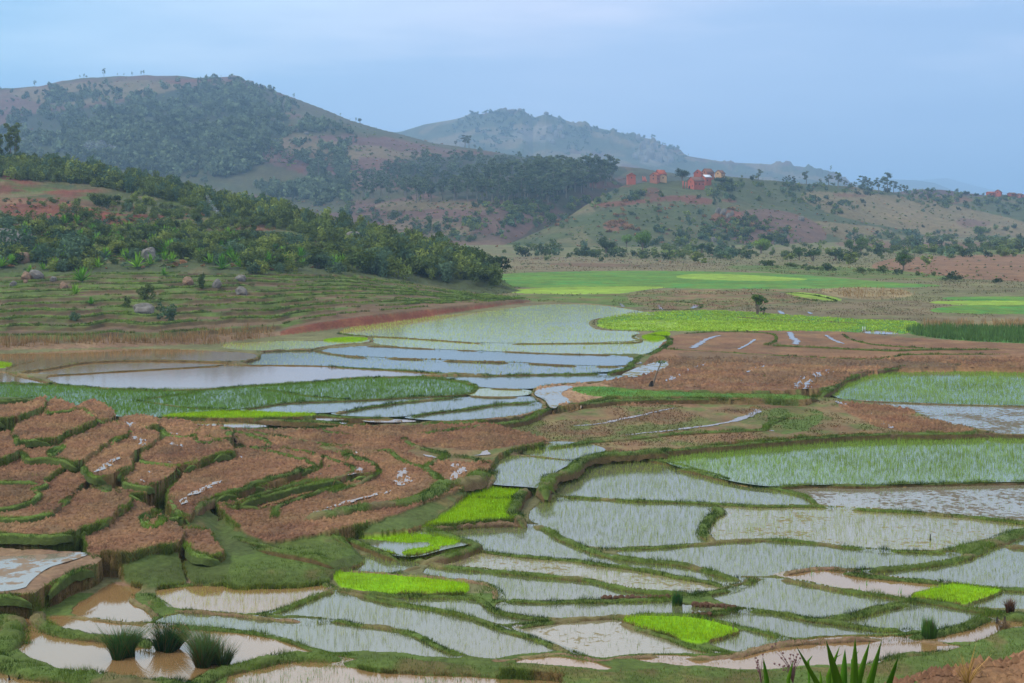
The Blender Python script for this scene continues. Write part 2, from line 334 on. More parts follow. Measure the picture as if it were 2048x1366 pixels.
fld('w', 0.0, 'O -300,1190 0,1200 120,1225 350,1265 700,1300 1000,1335 1100,1500 -300,1500')
# seedling beds and grass plots
fld('lime', .12, 'E 40,712 200,712 450,737 650,757 850,780 840,830 800,842 600,842 400,838 250,828 90,800 50,760', 'nur')
fld('lime', .35, 'E 880,198 1003,203 1230,215 1170,240 1110,290 1090,340 1110,375 1150,400 1050,405 850,420 600,445 500,430 620,380 700,320 780,265 800,240', 'nur')
fld('lime', .12, 'F -330,990 -200,968 0,970 150,985 300,1020 400,1060 330,1080 200,1115 120,1125 0,1095 -150,1050 -250,1020', 'nur')
fld('lime', .12, 'F 1375,852 1500,807 1640,777 1800,795 1950,815 1850,855 1700,903 1550,883 1420,868', 'nur')
fld('p', .22, 'E 0,480 100,445 330,420 500,435 620,470 700,505 790,535 850,550 700,575 540,625 450,620 330,605 250,560 120,505')
fld('lime', .26, 'E 0,472 100,440 330,415 500,432 640,462 640,475 480,450 330,432 120,460 10,485', 'nur')
fld('lime', .26, 'E 150,515 400,492 620,490 690,500 800,520 790,545 700,560 600,565 620,535 450,545 300,525', 'nur')
fld('lime', .26, 'E 290,572 400,590 430,612 350,608', 'nur')
fld('lime', .26, 'E 460,585 600,562 700,565 640,590 520,618 450,612', 'nur')
fld('lime', 1.0, 'G -60,945 80,955 60,970 30,985 -60,985', 'nur')
fld('lime', 1.04, 'G 880,1266 1100,1243 1400,1233 1700,1243 1880,1250 1800,1268 1500,1275 1200,1277', 'nur')
fld('lime', 1.04, 'Z 1280,672 1330,662 1345,668 1320,682 1290,680', 'nur')
fld('lime', 1.04, 'H 100,590 250,568 400,570 390,590 250,598', 'nur')
fld('grass', .28, 'E 0,1215 150,1198 250,1188 350,1183 500,1198 700,1223 870,1240 1000,1242 1300,1257 1500,1283 1700,1302 1850,1287 2048,1262 2048,1340 1700,1365 1500,1345 1350,1305 1200,1295 900,1288 600,1278 300,1258 100,1228', 'gr')
fld('grass', .25, 'E 1350,1310 1500,1335 1700,1345 2048,1320 F 0,1265 300,1285 560,1290 700,1275 1000,1265 1250,1250 1350,1290 1250,1500 -600,1500', 'gr')
fld('grass', .3, 'Q -50,1110 400,1010 800,980 1100,900 1250,860 1500,760 1750,620 2500,520 2500,1500 0,1500', 'gr')
fld('m', .22, 'Q 1150,1010 1250,935 1450,880 1700,780 1850,780 1950,930 1500,1015 1300,1030', 'few')
fld('grass', .6, 'D 1490,548 1560,510 1780,450 1850,465 1950,505 2100,560 2048,592 1920,640 1750,605 1600,575', 'gr')
fld('grass', .4, 'D 1370,565 1480,555 1600,580 1750,610 1900,640 1910,700 1800,740 1500,757 1340,752 1350,620', 'gr')
fld('mud', .05, 'D 640,770 800,770 1300,765 1300,790 1000,795 880,805 700,795')
# mid valley water, level 1
fld('y', .98, 'H 210,535 400,490 600,465 1000,430 1200,405 1380,380 1600,375 1800,385 1950,410 2110,440 1950,440 1750,455 1675,480 1720,530 1950,535 2000,545 1950,562 2010,590 1700,600 1400,605 1000,600 600,570 260,555', 'yel')
fld('y', .96, 'H 400,570 600,572 1000,602 1700,603 2010,595 2150,560 2180,600 2048,665 1990,672 1400,662 1100,650 650,632 430,610 425,585', 'yel')
fld('p', .94, 'H 60,645 330,620 500,622 840,638 1130,648 1700,668 1970,680 1930,738 1665,735 1275,715 780,698 300,680')
fld('p', .92, 'G 1380,965 1530,920 1530,890 1756,880 H 60,645 300,682 780,700 1275,718 1665,738 1930,742 1800,778 1300,785 1100,790 930,785 600,760 200,740 0,735 G 1700,965', 'yel2')
fld('y', 1.0, 'G 1300,870 1300,840 1500,835 1700,824 1900,830 H 300,590 400,585 420,598 330,605 200,610 60,640 G 1800,872 1530,885', 'yel')
fld('w', .90, 'G 340,1075 230,1030 700,1000 1340,965 1700,965 1920,970 2048,980 H 400,750 600,760 800,775 900,785 700,798 400,800 0,835 G 1500,1080 1200,1105 1000,1110 700,1105 450,1085')
fld('w', .94, 'G 80,1010 300,985 600,940 1340,945 1400,955 1340,965 700,1000 230,1030')
fld('w', .97, 'G -300,900 100,905 400,880 900,870 1270,885 1500,900 1520,920 1400,948 900,935 600,940 300,985 80,1005 30,1000 60,970 -300,965')
fld('w', .93, 'G -300,1005 30,1003 200,1045 340,1078 0,1065 -300,1065')
fld('d', .86, 'G -300,1065 300,1075 700,1105 1200,1105 1500,1080 1800,1065 2048,1050 H 400,800 700,798 830,805 1000,835 1045,860 1000,890 930,905 400,930 0,945 G 1600,1190 1380,1225 1100,1240 900,1275 690,1265 330,1230 -300,1160', 'dense')
fld('p', .84, 'H 0,945 400,932 930,908 950,915 700,935 500,960 300,995 160,1010 0,1012 G 1500,1240 1380,1228 1600,1192', 'few')
fld('p', .82, 'H 160,1015 300,997 500,962 700,937 950,917 1330,918 1380,912 1400,945 1300,950 1150,955 1060,975 1000,985 800,1005 600,1035 300,1030', 'few')
fld('p', .80, 'H 610,1035 800,1010 1000,990 1150,960 1400,948 1450,955 1450,985 1250,1030 1000,1048 850,1058 650,1045', 'few')
fld('y', .85, 'H 950,905 1050,868 1200,872 1360,878 1330,912 1100,915', 'few')
fld('p', .88, 'H 800,803 930,792 1100,793 1500,785 1800,780 1925,805 1800,825 1560,840 1390,852 1360,873 1050,862 1000,835')
fld('w', .82, 'G 850,1282 1100,1285 1300,1300 1600,1322 1450,1335 1300,1337 1250,1322 1050,1300')
fld('w', .80, 'H 0,1050 150,1045 280,1050 130,1060 0,1062')
fld('w', .78, 'H 350,1055 450,1046 650,1055 680,1063 450,1067')
fld('w', .78, 'H 100,1072 290,1068 200,1086 130,1082')
# terraces of ploughed earth on the left, each at its own level
fld('dgrass', .3, 'Z 380,1080 480,1035 560,1045 660,1075 740,1108 720,1125 665,1140 655,1160 480,1168 440,1160', 'gr')
fld('dgrass', .38, 'D 600,600 1050,560 1060,700 1100,745 1000,765 800,768 740,740 680,690 620,640', 'gr')
fld('dgrass', .25, 'D 1050,660 1200,690 1400,700 1380,762 1100,768', 'gr')
fld('mud', .95, 'D -400,560 100,575 400,590 580,600 600,640 540,680 420,720 330,770 260,800 190,850 0,850 -400,860')
fld('g', .98, 'D -400,640 0,630 200,620 480,600 500,615 350,660 250,690 150,770 120,820 -400,840')
fld('soil', .9, 'Z 235,828 330,840 430,858 600,860 760,852 900,850 980,846 1040,862 1112,880 1000,900 985,930 960,960 900,985 840,1010 700,1055 600,1075 520,1080 450,1040 400,950 300,900')
fld('stub', .91, 'Z 800,905 850,890 960,905 1060,885 1100,885 1010,898 985,925 900,925')
fld('dgrass', .7, 'Z 440,1080 520,1040 640,1035 700,1040 840,990 900,960 960,960 860,1040 760,1060 660,1055 560,1090 460,1110')
fld('soil', 1.25, 'A 1330,905 1500,870 1650,825 1800,785 1900,770 2048,740 B 300,440 430,430 450,400 420,330 300,300 A 2048,650 1850,700 1780,760 1500,850')
fld('soil', .85, 'A 1050,1050 1150,1030 1260,1060 1230,1090 1300,1150 1320,1175 1280,1200 1190,1208 1100,1180')
fld('soil', 1.4, 'A 500,1165 470,1060 680,950 780,870 900,930 1000,960 1050,1030 1090,1070 1070,1100 1020,1135 900,1150 760,1180 640,1190 550,1180')
fld('soil', 1.6, 'A 960,900 1000,780 1200,640 1500,540 1900,600 1870,680 1780,700 1700,740 1560,790 1460,800 1420,830 1300,840 1200,880 1140,930 1120,980 1040,960')
fld('dgrass', 1.45, 'A 790,990 860,930 1000,950 1090,985 1080,985 1000,985 950,1010 940,1030 850,1040')
fld('dgrass', .8, 'A 1040,950 1150,900 1300,960 1250,1010 1260,1065 1150,1045 1090,1080')
fld('soil', 1.5, 'A 820,985 900,965 1000,970 970,990 930,1030 860,1035')
fld('soil', 1.95, 'A -400,1085 0,1080 200,1085 300,1090 420,1070 470,1040 540,1030 640,985 680,940 740,910 780,885 740,830 600,800 450,820 300,900 100,960 -400,1000')
fld('dgrass', 2.05, 'A 545,790 560,750 640,755 665,800 650,830 580,815')
fld('soil', 1.9, 'A 650,832 700,790 850,780 860,830 840,850 740,845')
fld('soil', 2.25, 'A -400,985 60,985 110,985 200,975 330,940 350,900 410,855 430,820 500,770 545,745 480,700 250,700 0,850 -400,900')
fld('soil', 2.25, 'A 690,775 780,640 1010,672 1050,680 1000,735 920,775 870,800 780,790')
fld('soil', 2.3, 'A 790,655 900,500 1290,500 1390,580 1360,592 1290,603 1200,640 1120,662 1050,680 900,665')
fld('soil', 2.5, 'A -400,940 0,930 100,910 190,890 235,850 230,830 190,820 240,795 285,790 250,760 100,700 -400,700')
fld('soil', 2.3, 'A 935,490 900,400 1100,400 1170,470 1160,490 1080,515')
fld('soil', 2.35, 'A 1120,540 1150,450 1300,430 1390,500 1260,530 1250,545')
fld('soil', 2.65, 'A -400,770 0,767 220,772 280,750 320,710 360,695 400,672 470,660 400,600 200,600 -400,640')
fld('soil', 2.7, 'A 480,700 500,600 700,450 930,480 940,510 870,560 800,590 760,620 780,650 770,680 715,702 620,738 540,748')
fld('soil', 2.85, 'A 690,450 690,380 900,380 940,435 870,447 820,467 740,480')
fld('soil', 3.1, 'A 130,640 120,520 400,450 700,400 775,480 680,512 600,557 540,602 480,642 430,655 340,640 250,630')
fld('dgrass', 3.2, 'A 260,600 300,570 380,555 390,565 350,600 300,615')
fld('soil', 3.4, 'A -400,680 0,640 60,610 130,575 155,560 100,520 60,470 -400,500')
fld('soil', 3.45, 'A 450,400 450,300 600,300 695,382 640,402 590,417 500,400')
fld('soil', 3.75, 'A 90,540 60,440 300,330 500,340 585,405 450,452 350,497 330,517 250,522 115,532')
fld('soil', 4.0, 'A 250,370 240,300 350,280 460,345 360,357 300,367')
fld('soil', 4.4, 'A -400,420 0,407 80,397 150,372 220,347 268,320 260,260 -400,220')
fld('dgrass', 4.75, 'A -400,300 0,298 80,290 200,277 300,250 280,225 0,225 -400,220')

# grassy or muddy dykes: kind (g grass, m mud, b brown thin), level, height, width, line
LINES = []
def ln(k, z, h, w, s): LINES.append((k, z, h, w, chaikin(pts(s), False, 2)))
ln('g', 0, .22, .5, 'E 58,815 110,815 200,840 350,885 500,905 700,945 900,990 1050,1040 1200,1085 1330,1135 1450,1180 1530,1205')
ln('m', 0, .2, .7, 'E 850,1215 900,1225 1050,1215 1150,1195 1300,1183 1400,1180 1530,1205 1600,1225 1700,1215 1850,1195 2048,1185')
ln('g', 0, .22, .5, 'D 1850,990 1902,985 E 100,995 200,1018 330,1025 430,1045 520,1065 600,1110 700,1160 800,1190 860,1217')
ln('g', 0, .2, .45, 'D 890,1020 1000,1025 1150,1035 1300,1045 1450,1060 1600,1090 1700,1120 1850,1170 1950,1195 2048,1200')
ln('m', 0, .2, .5, 'D 300,965 450,975 600,990 750,1015 890,1012 930,985')
ln('g', 0, .4, 1.1, 'D 170,840 190,920 230,980 300,1030 400,1055 500,1075 600,1092 750,1115 900,1135 930,1140')
ln('g', 0, .5, 1.6, 'D -300,1060 0,1180 100,1220 250,1275 400,1310 600,1330 800,1352 950,1370 1100,1390')
ln('g', 0, .5, 1.6, 'D -100,1180 0,1120 20,1040 10,960 0,880 -60,860')
ln('g', 0, .4, 1.3, 'D 1150,1400 1250,1335 1350,1275 1500,1232 1650,1195 1800,1188 2048,1218')
ln('m', 0, .3, .6, 'D 850,830 770,850 765,870 800,893 870,940 900,985 935,990')
ln('g', 0, .45, 1.0, 'D 840,845 890,860 930,920')
ln('g', 0, .2, .5, 'D 900,805 1000,792 1300,772 1500,762 1750,757 1880,767 1960,812')
ln('m', 0, .28, .7, 'D 920,935 1100,937 1300,950 1500,970 1700,985 1850,990')
ln('g', 0, .25, .6, 'D 1520,962 1650,920 1800,860 1900,830 1960,815 2048,820')
ln('g', 0, .28, .5, 'E 30,790 100,815 270,828 450,845 650,850 860,850 920,870 950,920 1000,945 1100,965 1250,985 1400,990 1600,980 1750,970 1900,962 2048,955 F 150,965 250,945 380,930')
ln('m', 0, .28, .6, 'E 50,705 180,705 400,730 620,740 800,760 940,775 980,800 985,850 965,885')
ln('g', 0, .5, 1.3, 'E 915,790 960,800 960,830')
ln('g', 0, .25, .6, 'E 410,725 500,695 580,670 640,660')
ln('g', 0, .28, .6, 'E 450,622 540,637 620,655 700,685 850,690 1000,700 1200,720 1400,740 1550,755 1700,790 1850,815 2048,830 F 200,830')
ln('m', 0, .38, .6, 'E 530,630 600,600 700,570 850,550')
ln('g', 0, .25, .5, 'E 850,555 900,575 1000,600 1150,620 1300,630 1450,640 1600,665 1750,680 1900,705 2048,740 F 100,750 200,765 300,790 380,800')
ln('m', .1, .4, .6, 'E 560,460 750,440 900,425 1050,420 1180,420')
ln('g', 0, .32, .7, 'E 1180,420 1230,435 1320,450 1360,500 1450,545 1550,590 1700,620 1850,640 2048,655 F 100,680 200,710 330,740 450,755')
ln('g', 0, .22, .5, 'E 1600,582 1800,572 2048,560 F 150,545 300,530 500,520 700,525 850,545 1000,565 1175,578')
ln('g', 0, .22, .5, 'F 1195,579 1400,590 1560,597 1640,582')
ln('g', 0, .22, .45, 'E 1350,270 1500,272 1700,290 1900,298 2048,300 F 150,305 300,315 500,325 700,325 850,322 960,334')
ln('g', 0, .24, .55, 'F 980,335 1150,345 1400,360 1700,385 2000,415 2300,470')
ln('g', .35, .3, .9, 'E 1235,215 1170,238 1110,288 1090,340 1110,372 1160,405')
ln('g', .35, .1, .4, 'E 772,272 950,275 1110,285')
ln('g', .35, .2, .6, 'E 880,196 820,225 780,265 700,320 620,380 500,432')
ln('g', .5, .45, 1.2, 'E 2000,-10 1850,5 1700,15 1600,22 1540,35 1490,70 1400,110 1320,140 1330,170 1300,200 1290,235')
ln('m', .55, .12, .4, 'B 1130,335 1250,315 1400,330 1550,345 1630,352')
ln('m', .55, .3, .8, 'B 1500,236 1400,250 1300,290 1230,305 1140,330 1120,370 1115,430 1130,460 1090,495')
ln('g', .2, .25, .9, 'E 540,638 650,622 740,600 860,560 850,545 790,525 640,465 520,430')
ln('g', .2, .2, .5, 'E -20,478 120,505 250,560 330,606 450,622')
ln('g', .6, .25, .6, 'D 1470,552 1600,577 1750,607 1900,640 1960,640')
ln('g', .6, .25, .6, 'D 1480,550 1560,505 1700,470 1780,450 1850,465 1902,480 2048,530')
ln('g', 0, .22, .5, 'F -20,88 100,105 200,135 330,180 450,205 550,218 650,230 740,260 790,290 840,320')
ln('g', .1, .25, .5, 'I 180,1112 300,1135 400,1150 600,1195 700,1230 800,1265 F 0,92')
ln('g', .1, .22, .5, 'F 560,217 700,200 850,195 1050,205 1250,200 1500,190 1800,182 2300,176')
ln('g', 0, .35, .9, 'F 230,310 270,330 295,355 230,375 190,400 175,440 190,490 240,520 290,528')
ln('g', 0, .4, 1.7, 'F 1640,582 1750,555 1900,507 2048,460 2300,400')
ln('g', 0, .3, .8, 'F 1870,548 1750,600 1700,620 1600,640 1400,675 1200,695 1080,705')
ln('m', 0, .26, .8, 'F 1080,706 940,688 850,690 700,700 600,735')
ln('g', 0, .26, .8, 'F 600,735 480,740 380,790')
ln('g', 0, .25, .7, 'F 1870,550 2000,560 2300,590')
ln('g', 0, .25, .6, 'F 940,690 1020,712 1150,730 1300,745 1500,765 1650,780 1850,800 1950,812 2300,825')
ln('g', 0, .25, .6, 'F 550,740 650,745 750,765 900,800 1050,825 1200,845 1350,865 1420,875 1550,890 1700,920 1850,942 2300,955')
ln('g', 0, .28, .9, 'F 1420,875 1300,895 1150,930 1000,965 850,990')
ln('g', 0, .25, .55, 'F 370,920 500,930 620,950 740,972 800,985 850,990 1000,1015 1150,1035 1300,1045 1440,1047')
ln('g', 0, .25, .7, 'F 90,852 200,830 300,805 380,790')
ln('m', 0, .22, .6, 'F 80,855 200,890 300,910 370,922')
ln('g', 0, .22, .5, 'F 120,970 250,945 330,930 380,922')
ln('g', 0, .2, .45, 'F 150,975 300,1010 450,1045 600,1085 720,1107')
ln('m', 0, .3, .9, 'E 2048,1188 F 100,1203 250,1205 400,1185 550,1145 700,1110 850,1098 1050,1085 1150,1083 1300,1085')
ln('g', 0, .3, .9, 'F 1300,1085 1450,1070 1600,1050 1750,1015 1840,975 1900,955')
ln('g', 0, .4, 1.6, 'F 1820,950 1950,958 2300,962')
ln('m', 0, .16, .4, 'F 1300,1098 1500,1115 1650,1135 1740,1152')
ln('g', 0, .25, .6, 'E 1050,1030 1200,1015 1400,1000 1600,985')
ln('g', 0, .2, .5, 'F -400,985 -330,1000 -200,1045 -50,1085 0,1100 100,1150 200,1175 330,1185')
ln('g', 0, .2, .6, 'E 970,885 1200,887 1400,882 1600,878 1800,875 2000,870 F 60,850')
ln('g', .1, .35, 1.0, 'Q 0,1110 250,1050 400,1010 800,980 1100,900 1250,860')
# right, upper
ln('g', .8, .3, .9, 'C 880,250 960,190 1050,150 1150,120 1300,98 1500,90 1800,92 1950,95 2400,115')
ln('m', .56, .12, .4, 'C 1000,290 1200,298 1400,308 1700,318 2400,335')
ln('m', .5, .15, .5, 'C 1050,297 1200,325 1350,345 1400,360 1410,385 1330,390 1290,380')
ln('m', .5, .15, .5, 'C 1300,388 1400,395 1500,410 1700,445 1850,475 1890,490 2400,492')
ln('g', .5, .2, .6, 'I 0,1110 180,1105 350,1085 500,1080 600,1060 700,1060 850,1040 1000,1030 1200,1010 1600,990 2048,985 C 1860,483')
ln('g', .56, .28, .7, 'I -350,1070 0,1025 200,1010 430,985 600,975 850,965 960,962 980,930 1060,900 1110,880')
ln('g', .8, .3, .8, 'Z 830,868 960,850 1060,840 1100,815 1200,800 1400,796 1600,796 1640,792')
ln('g', .85, .1, .4, 'I 620,660 650,640 800,628 950,640 975,690')
ln('g', 1, .15, .5, 'I 380,490 600,500 850,515 1100,530 1400,545 1620,553 1700,535 1800,520 2400,520')
ln('g', 1, .3, .5, 'I 960,465 1200,475 1500,490 1720,500 1900,490 2400,490')
ln('g', 1, .15, .5, 'I 1420,405 1480,440 1600,465 1800,480 2000,487')
ln('g', 1, .15, .5, 'I 960,465 1030,450 1030,410 980,395 700,385 I 500,400')
ln('g', 1, .15, .4, 'I 1040,160 1200,165 1420,212 1300,215 1130,190')
ln('b', 1, .15, .4, 'I 750,300 1000,318 1300,325 1540,345')
ln('g', 1, .15, .4, 'I 310,210 500,215 620,235 560,262 300,262')
ln('g', 1, .2, .9, 'H 2040,555 2150,560 2180,600 2060,665 1970,680 1940,720 1930,742 1800,780')
# mid valley dykes
ln('b', .98, .2, .4, 'H 260,555 400,565 600,570 800,585 1000,600 1120,605')
ln('b', .98, .2, .4, 'H 1185,607 1400,605 1700,603 1950,600 2010,590 1960,575 1945,560 1990,545')
ln('b', .96, .2, .4, 'H 330,620 500,620 650,630 840,638')
ln('b', .96, .2, .4, 'H 860,640 1100,648')
ln('b', .96, .2, .4, 'H 1130,648 1400,660 1700,668 1880,672')
ln('b', .94, .26, .5, 'H 60,640 200,665 300,680 445,686')
ln('b', .94, .26, .5, 'H 457,686 600,692 778,698')
ln('b', .94, .26, .5, 'H 787,700 1000,708 1273,715')
ln('b', .94, .26, .5, 'H 1287,715 1500,728 1663,735')
ln('b', .94, .26, .5, 'H 1672,735 1930,738')
ln('g', .92, .2, .5, 'H 170,738 400,750 600,760 800,775 930,785 1100,790 1300,785 1500,782 1800,778')
ln('m', 1.0, .3, .6, 'G 1500,890 1530,880 1800,870 H 60,640 200,610 330,605 400,600 425,580 380,560')
ln('g', 1.0, .25, .8, 'H 210,540 300,555 380,560')
ln('g', .88, .15, .5, 'G -300,1065 0,1065 300,1075 450,1085 700,1105 1000,1110 1200,1105 1500,1080 1800,1065 H 300,805 400,800 700,798 830,805 1000,835 1045,860 1000,890 930,905 700,912 400,930 0,945 G 1600,1192 1380,1226')
ln('b', .86, .15, .5, 'H 1050,865 1200,870 1360,875')
ln('b', .86, .2, .5, 'H 1360,880 1390,850 1560,840 1800,825 1920,805')
ln('b', .85, .18, .5, 'H 950,905 1100,918 1330,915')
ln('g', .84, .2, .6, 'H 160,1012 300,995 500,960 700,935 950,915')
ln('g', .82, .2, .6, 'H 600,1032 800,1005 1000,985 1060,975 1150,955 1300,950 1410,945')
ln('g', .8, .2, .6, 'H -200,1018 0,1020 150,1020 300,1035 600,1038')
ln('m', .8, .25, .8, 'H 650,1062 850,1060 1000,1052 1250,1030 1450,990 1450,950 1380,905 1360,880')
ln('g', .8, .25, .9, 'G 850,1272 1100,1282 1300,1280 1500,1280 1750,1285 2048,1300')
ln('g', .8, .25, 1.1, 'G 1250,1335 1500,1340 1750,1345 H 200,1095 500,1085 700,1075 900,1065 1100,1058')
ln('b', .97, .12, .3, 'G 30,1000 60,970 240,935')
ln('b', .97, .3, .6, 'G 80,1010 150,1000 300,985 450,950 600,940 900,935 1340,945 1400,950')
ln('b', .97, .35, .6, 'G 1400,948 1530,920 1515,905')
ln('b', .94, .14, .35, 'G 230,1030 400,1020 700,1000 1000,985 1340,965')
ln('b', .93, .14, .4, 'G 1340,965 1500,965 1700,965 1920,970 2040,980')
ln('b', .93, .16, .4, 'G -60,990 30,1000 80,1020 200,1045 350,1080')
ln('g', .88, .06, .4, 'G 1500,1100 1800,1145 2048,1165')
ln('g', .88, .06, .4, 'G 800,1170 1000,1140 1200,1115')
ln('g', .88, .06, .4, 'G 800,1172 1100,1215 1380,1225')
# low grassy balks in the ploughed land
BALK = [(1.3, .28, .6, 'A 1340,892 1500,862 1650,812 1800,772 1900,762'), (1.25, .22, .6, 'A 1600,1000 1620,920 1700,890 1800,860 1900,820 2048,790 B 140,560 300,510 430,465 460,420 430,370 300,330 150,290 130,275 170,270 200,285'),
        (1.9, .25, .6, 'A 1370,560 1500,580 1580,577 1590,560 1500,520 1380,490 1270,450'), (1.7, .2, .5, 'A 1390,555 1550,595 1700,630 1820,660 1850,690 1800,705'),
        (1.5, .2, .5, 'A 1640,585 1800,600 1900,635 2048,680 B 320,405 310,425 200,470 130,475'), (1.6, .3, .7, 'A 1130,975 1150,930 1200,880 1300,840 1400,830 1450,800 1500,785 1650,750 1740,715 1780,690'),
        (1.3, .2, .5, 'B 450,310 520,295 600,370 750,400 830,480 900,500'), (1.2, .25, .7, 'B 600,235 620,265 750,300 900,330 750,380 760,430 820,480'), (1.2, .2, .6, 'B 900,335 1050,345 1090,380'),
        (1.0, .5, 1.6, 'B 0,705 200,680 450,640 640,600 800,540 840,500 960,490 1080,455 1120,430'), (1.1, .3, .8, 'B 640,600 750,555 830,505'), (2.0, .15, .5, 'A 1400,480 1600,500 1800,540 2048,570'),
        (1.9, .15, .5, 'A 1700,450 1900,480 2048,500'), (2.4, .3, .8, 'A 1260,545 1300,530 1370,525'), (1.7, .25, .7, 'A 1880,590 1920,570 1950,590 2048,610'),
        (1.2, .2, .5, 'A 1370,1110 1500,1140 1700,1190 1900,1225'), (1.1, .2, .5, 'A 1300,910 1450,935 1600,930')]
for z, h, w, s in BALK: ln('G', z, h, w, s)

# ------------------------------------------------------------------ terrain
def rows():
    o = list(np.linspace(-30, 30, 16)); 
    py = 1560.0
    Y = F * H / (py - HOR); o += list(np.linspace(31, Y - .1, 20))
    while Y < 14000:
        o.append(Y); r = F * H / Y
        d1 = Y * Y / (F * H) * 1.25; d2 = Y * (.0042 if Y < 1000 else .006 if Y < 4200 else .02)
        Y += min(d1, d2)
    o += [16000, 20000, 26000, 34000]
    return np.array(o)
ROW = rows()
side = np.concatenate([np.geomspace(60, 9000, 26)])
COLS = np.concatenate([(-100 - side)[::-1], np.arange(-100, 2150, 2.0), 2150 + side])
NY, NX = len(ROW), len(COLS)
PX, YY = np.meshgrid(COLS, ROW); Yp = np.maximum(YY, 3.0)
XX = (PX - CX) / F * np.where(YY > 20, YY, 20 + (20 - YY) * .0)
def prj(z): return HOR + F * (H - z) / Yp
tab = lambda x, *p: np.interp(x, [q[0] for q in p], [q[1] for q in p])

ZG = sstep(100, 135, YY) * 1.0 + .05
ZG = np.where(PX < 1050, ZG, sstep(118, 150, YY) * 1.0 + .05)
Cg = np.zeros((NY, NX, 3), np.float32); Cg[:] = PAL['olive']
Cg[(YY < 60)] = PAL['grass']
ROUGH = np.full((NY, NX), .02)
SOILY = {'soil': .07, 'dark': .055, 'red': .06, 'mud': .04, 'stub': .035, 'wet': .04, 'bank': .05, 'olive': .03}
done = np.full((NY, NX), -9.0); CI = np.full((NY, NX), -1, np.int16); CN = list(PAL)
TERR = np.zeros((NY, NX), bool)
# valley grain: long strips of old fields
vg = fbm(XX / 60, YY / 14, 5, 3)
for cname, lo, hi in (('pink', .62, .8), ('grass', .2, .34)):
    k = sstep(lo - .02, lo + .03, vg) if lo > .5 else 1 - sstep(hi - .04, hi, vg)
    Cg = Cg * (1 - .6 * k[..., None]) + np.array(PAL[cname]) * .6 * k[..., None]
jx = (fbm(XX * 1.3, YY * 1.3, 91, 2) - .5); jy = (fbm(XX * 1.3, YY * 1.3, 92, 2) - .5)
for cls, z, poly, grow in FIELDS:
    x0, x1 = poly[:, 0].min() - 6, poly[:, 0].max() + 6
    ci = np.searchsorted(COLS, x0), np.searchsorted(COLS, x1)
    Ymin = F * (H - z) / (poly[:, 1].max() - HOR + 6); Ymax = F * (H - z) / max(poly[:, 1].min() - HOR - 6, 4)
    ri = np.searchsorted(ROW, Ymin), np.searchsorted(ROW, Ymax)
    sl_ = (slice(ri[0], ri[1]), slice(ci[0], ci[1]))
    if ri[1] <= ri[0] or ci[1] <= ci[0]: continue
    gx = PX[sl_] + jx[sl_] * 5 * 100 / YY[sl_]; gy = HOR + F * (H - z) / YY[sl_] + jy[sl_] * 3 * 100 / YY[sl_]
    m = inpoly(gx, gy, poly)
    zz = z - .16 if cls in M_WATER else z
    m &= (z >= done[sl_] - 1e-6)
    ZG[sl_][m] = zz; done[sl_][m] = z
    Cg[sl_][m] = MUD if cls in M_WATER else PAL[cls]
    CI[sl_][m] = CN.index(cls) if cls in PAL else -1
    ROUGH[sl_][m] = SOILY.get(cls, .02) if cls not in M_WATER else .01
gmix = fbm(XX / 1.6, YY / 2.4, 141, 4); gm2 = fbm(XX / 9, YY / 7, 142, 3)
for cn_, tgt in (('stub', 'soil'), ('stub', 'grass'), ('olive', 'pink'), ('dgrass', 'bank'), ('grass', 'bank'), ('green', 'deep'), ('pink', 'olive'), ('soil', 'dark')):
    k = (CI == CN.index(cn_)) * (sstep(.5, .62, gmix * .6 + gm2 * .4) if tgt not in ('grass', 'pink') else 1 - sstep(.40, .5, gmix * .6 + gm2 * .4)) * .65
    Cg = Cg * (1 - k[..., None]) + np.array(PAL[tgt], np.float32) * k[..., None]

def layer(z, col=None, mask=None):
    """raise the terrain to z where z is higher"""
    global ZG, Cg
    m = z > ZG
    if mask is not None: m &= mask
    ZG = np.where(m, z, ZG)
    return m
def blur(a, n, k):
    for _ in range(k):
        c = np.cumsum(np.pad(a, ((n + 1, n), (0, 0)), 'edge'), 0); a = (c[2 * n + 1:] - c[:-2 * n - 1]) / (2 * n + 1)
        c = np.cumsum(np.pad(a, ((0, 0), (n + 1, n)), 'edge'), 1); a = (c[:, 2 * n + 1:] - c[:, :-2 * n - 1]) / (2 * n + 1)
    return a
soft = (YY > 48) & (YY < 110) & ((CI == CN.index('dgrass')) | (CI == CN.index('grass'))) & (PX < 1000)
zb = blur(ZG, 7, 3); ZG = np.where(soft, zb, ZG)
# near hillside on the left
tb = PX
py_f = tab(tb, (-300, 706), (0, 702), (150, 699), (300, 694), (430, 688), (500, 680), (600, 668), (650, 662), (700, 655), (800, 642), (900, 628), (1000, 613), (1062, 605), (1070, 600))
py_t = tab(tb, (-300, 562), (0, 556), (200, 548), (460, 545), (600, 548), (700, 552), (800, 562), (900, 578), (1000, 592), (1062, 602))
Y_t = tab(tb, (-300, 240), (0, 240), (460, 250), (700, 262), (900, 272), (1000, 262), (1062, 262))
py_r = tab(tb, (-300, 300), (0, 318), (100, 330), (200, 343), (300, 362), (400, 386), (500, 408), (600, 432), (700, 455), (800, 484), (900, 508), (960, 530), (1000, 556), (1030, 575), (1062, 590))
Y_r = tab(tb, (-300, 440), (0, 430), (300, 420), (600, 400), (800, 360), (900, 330), (1000, 295), (1062, 275))
Y_f = F * 15 / (py_f - HOR)
z_t = H - (py_t - HOR) / F * Y_t; z_r = H - (py_r - HOR) / F * Y_r
stepz = tab(tb, (-300, .7), (400, .6), (560, .5), (640, 1.0), (760, 1.2), (950, .9), (1040, .7), (1062, .3), (1066, 0))
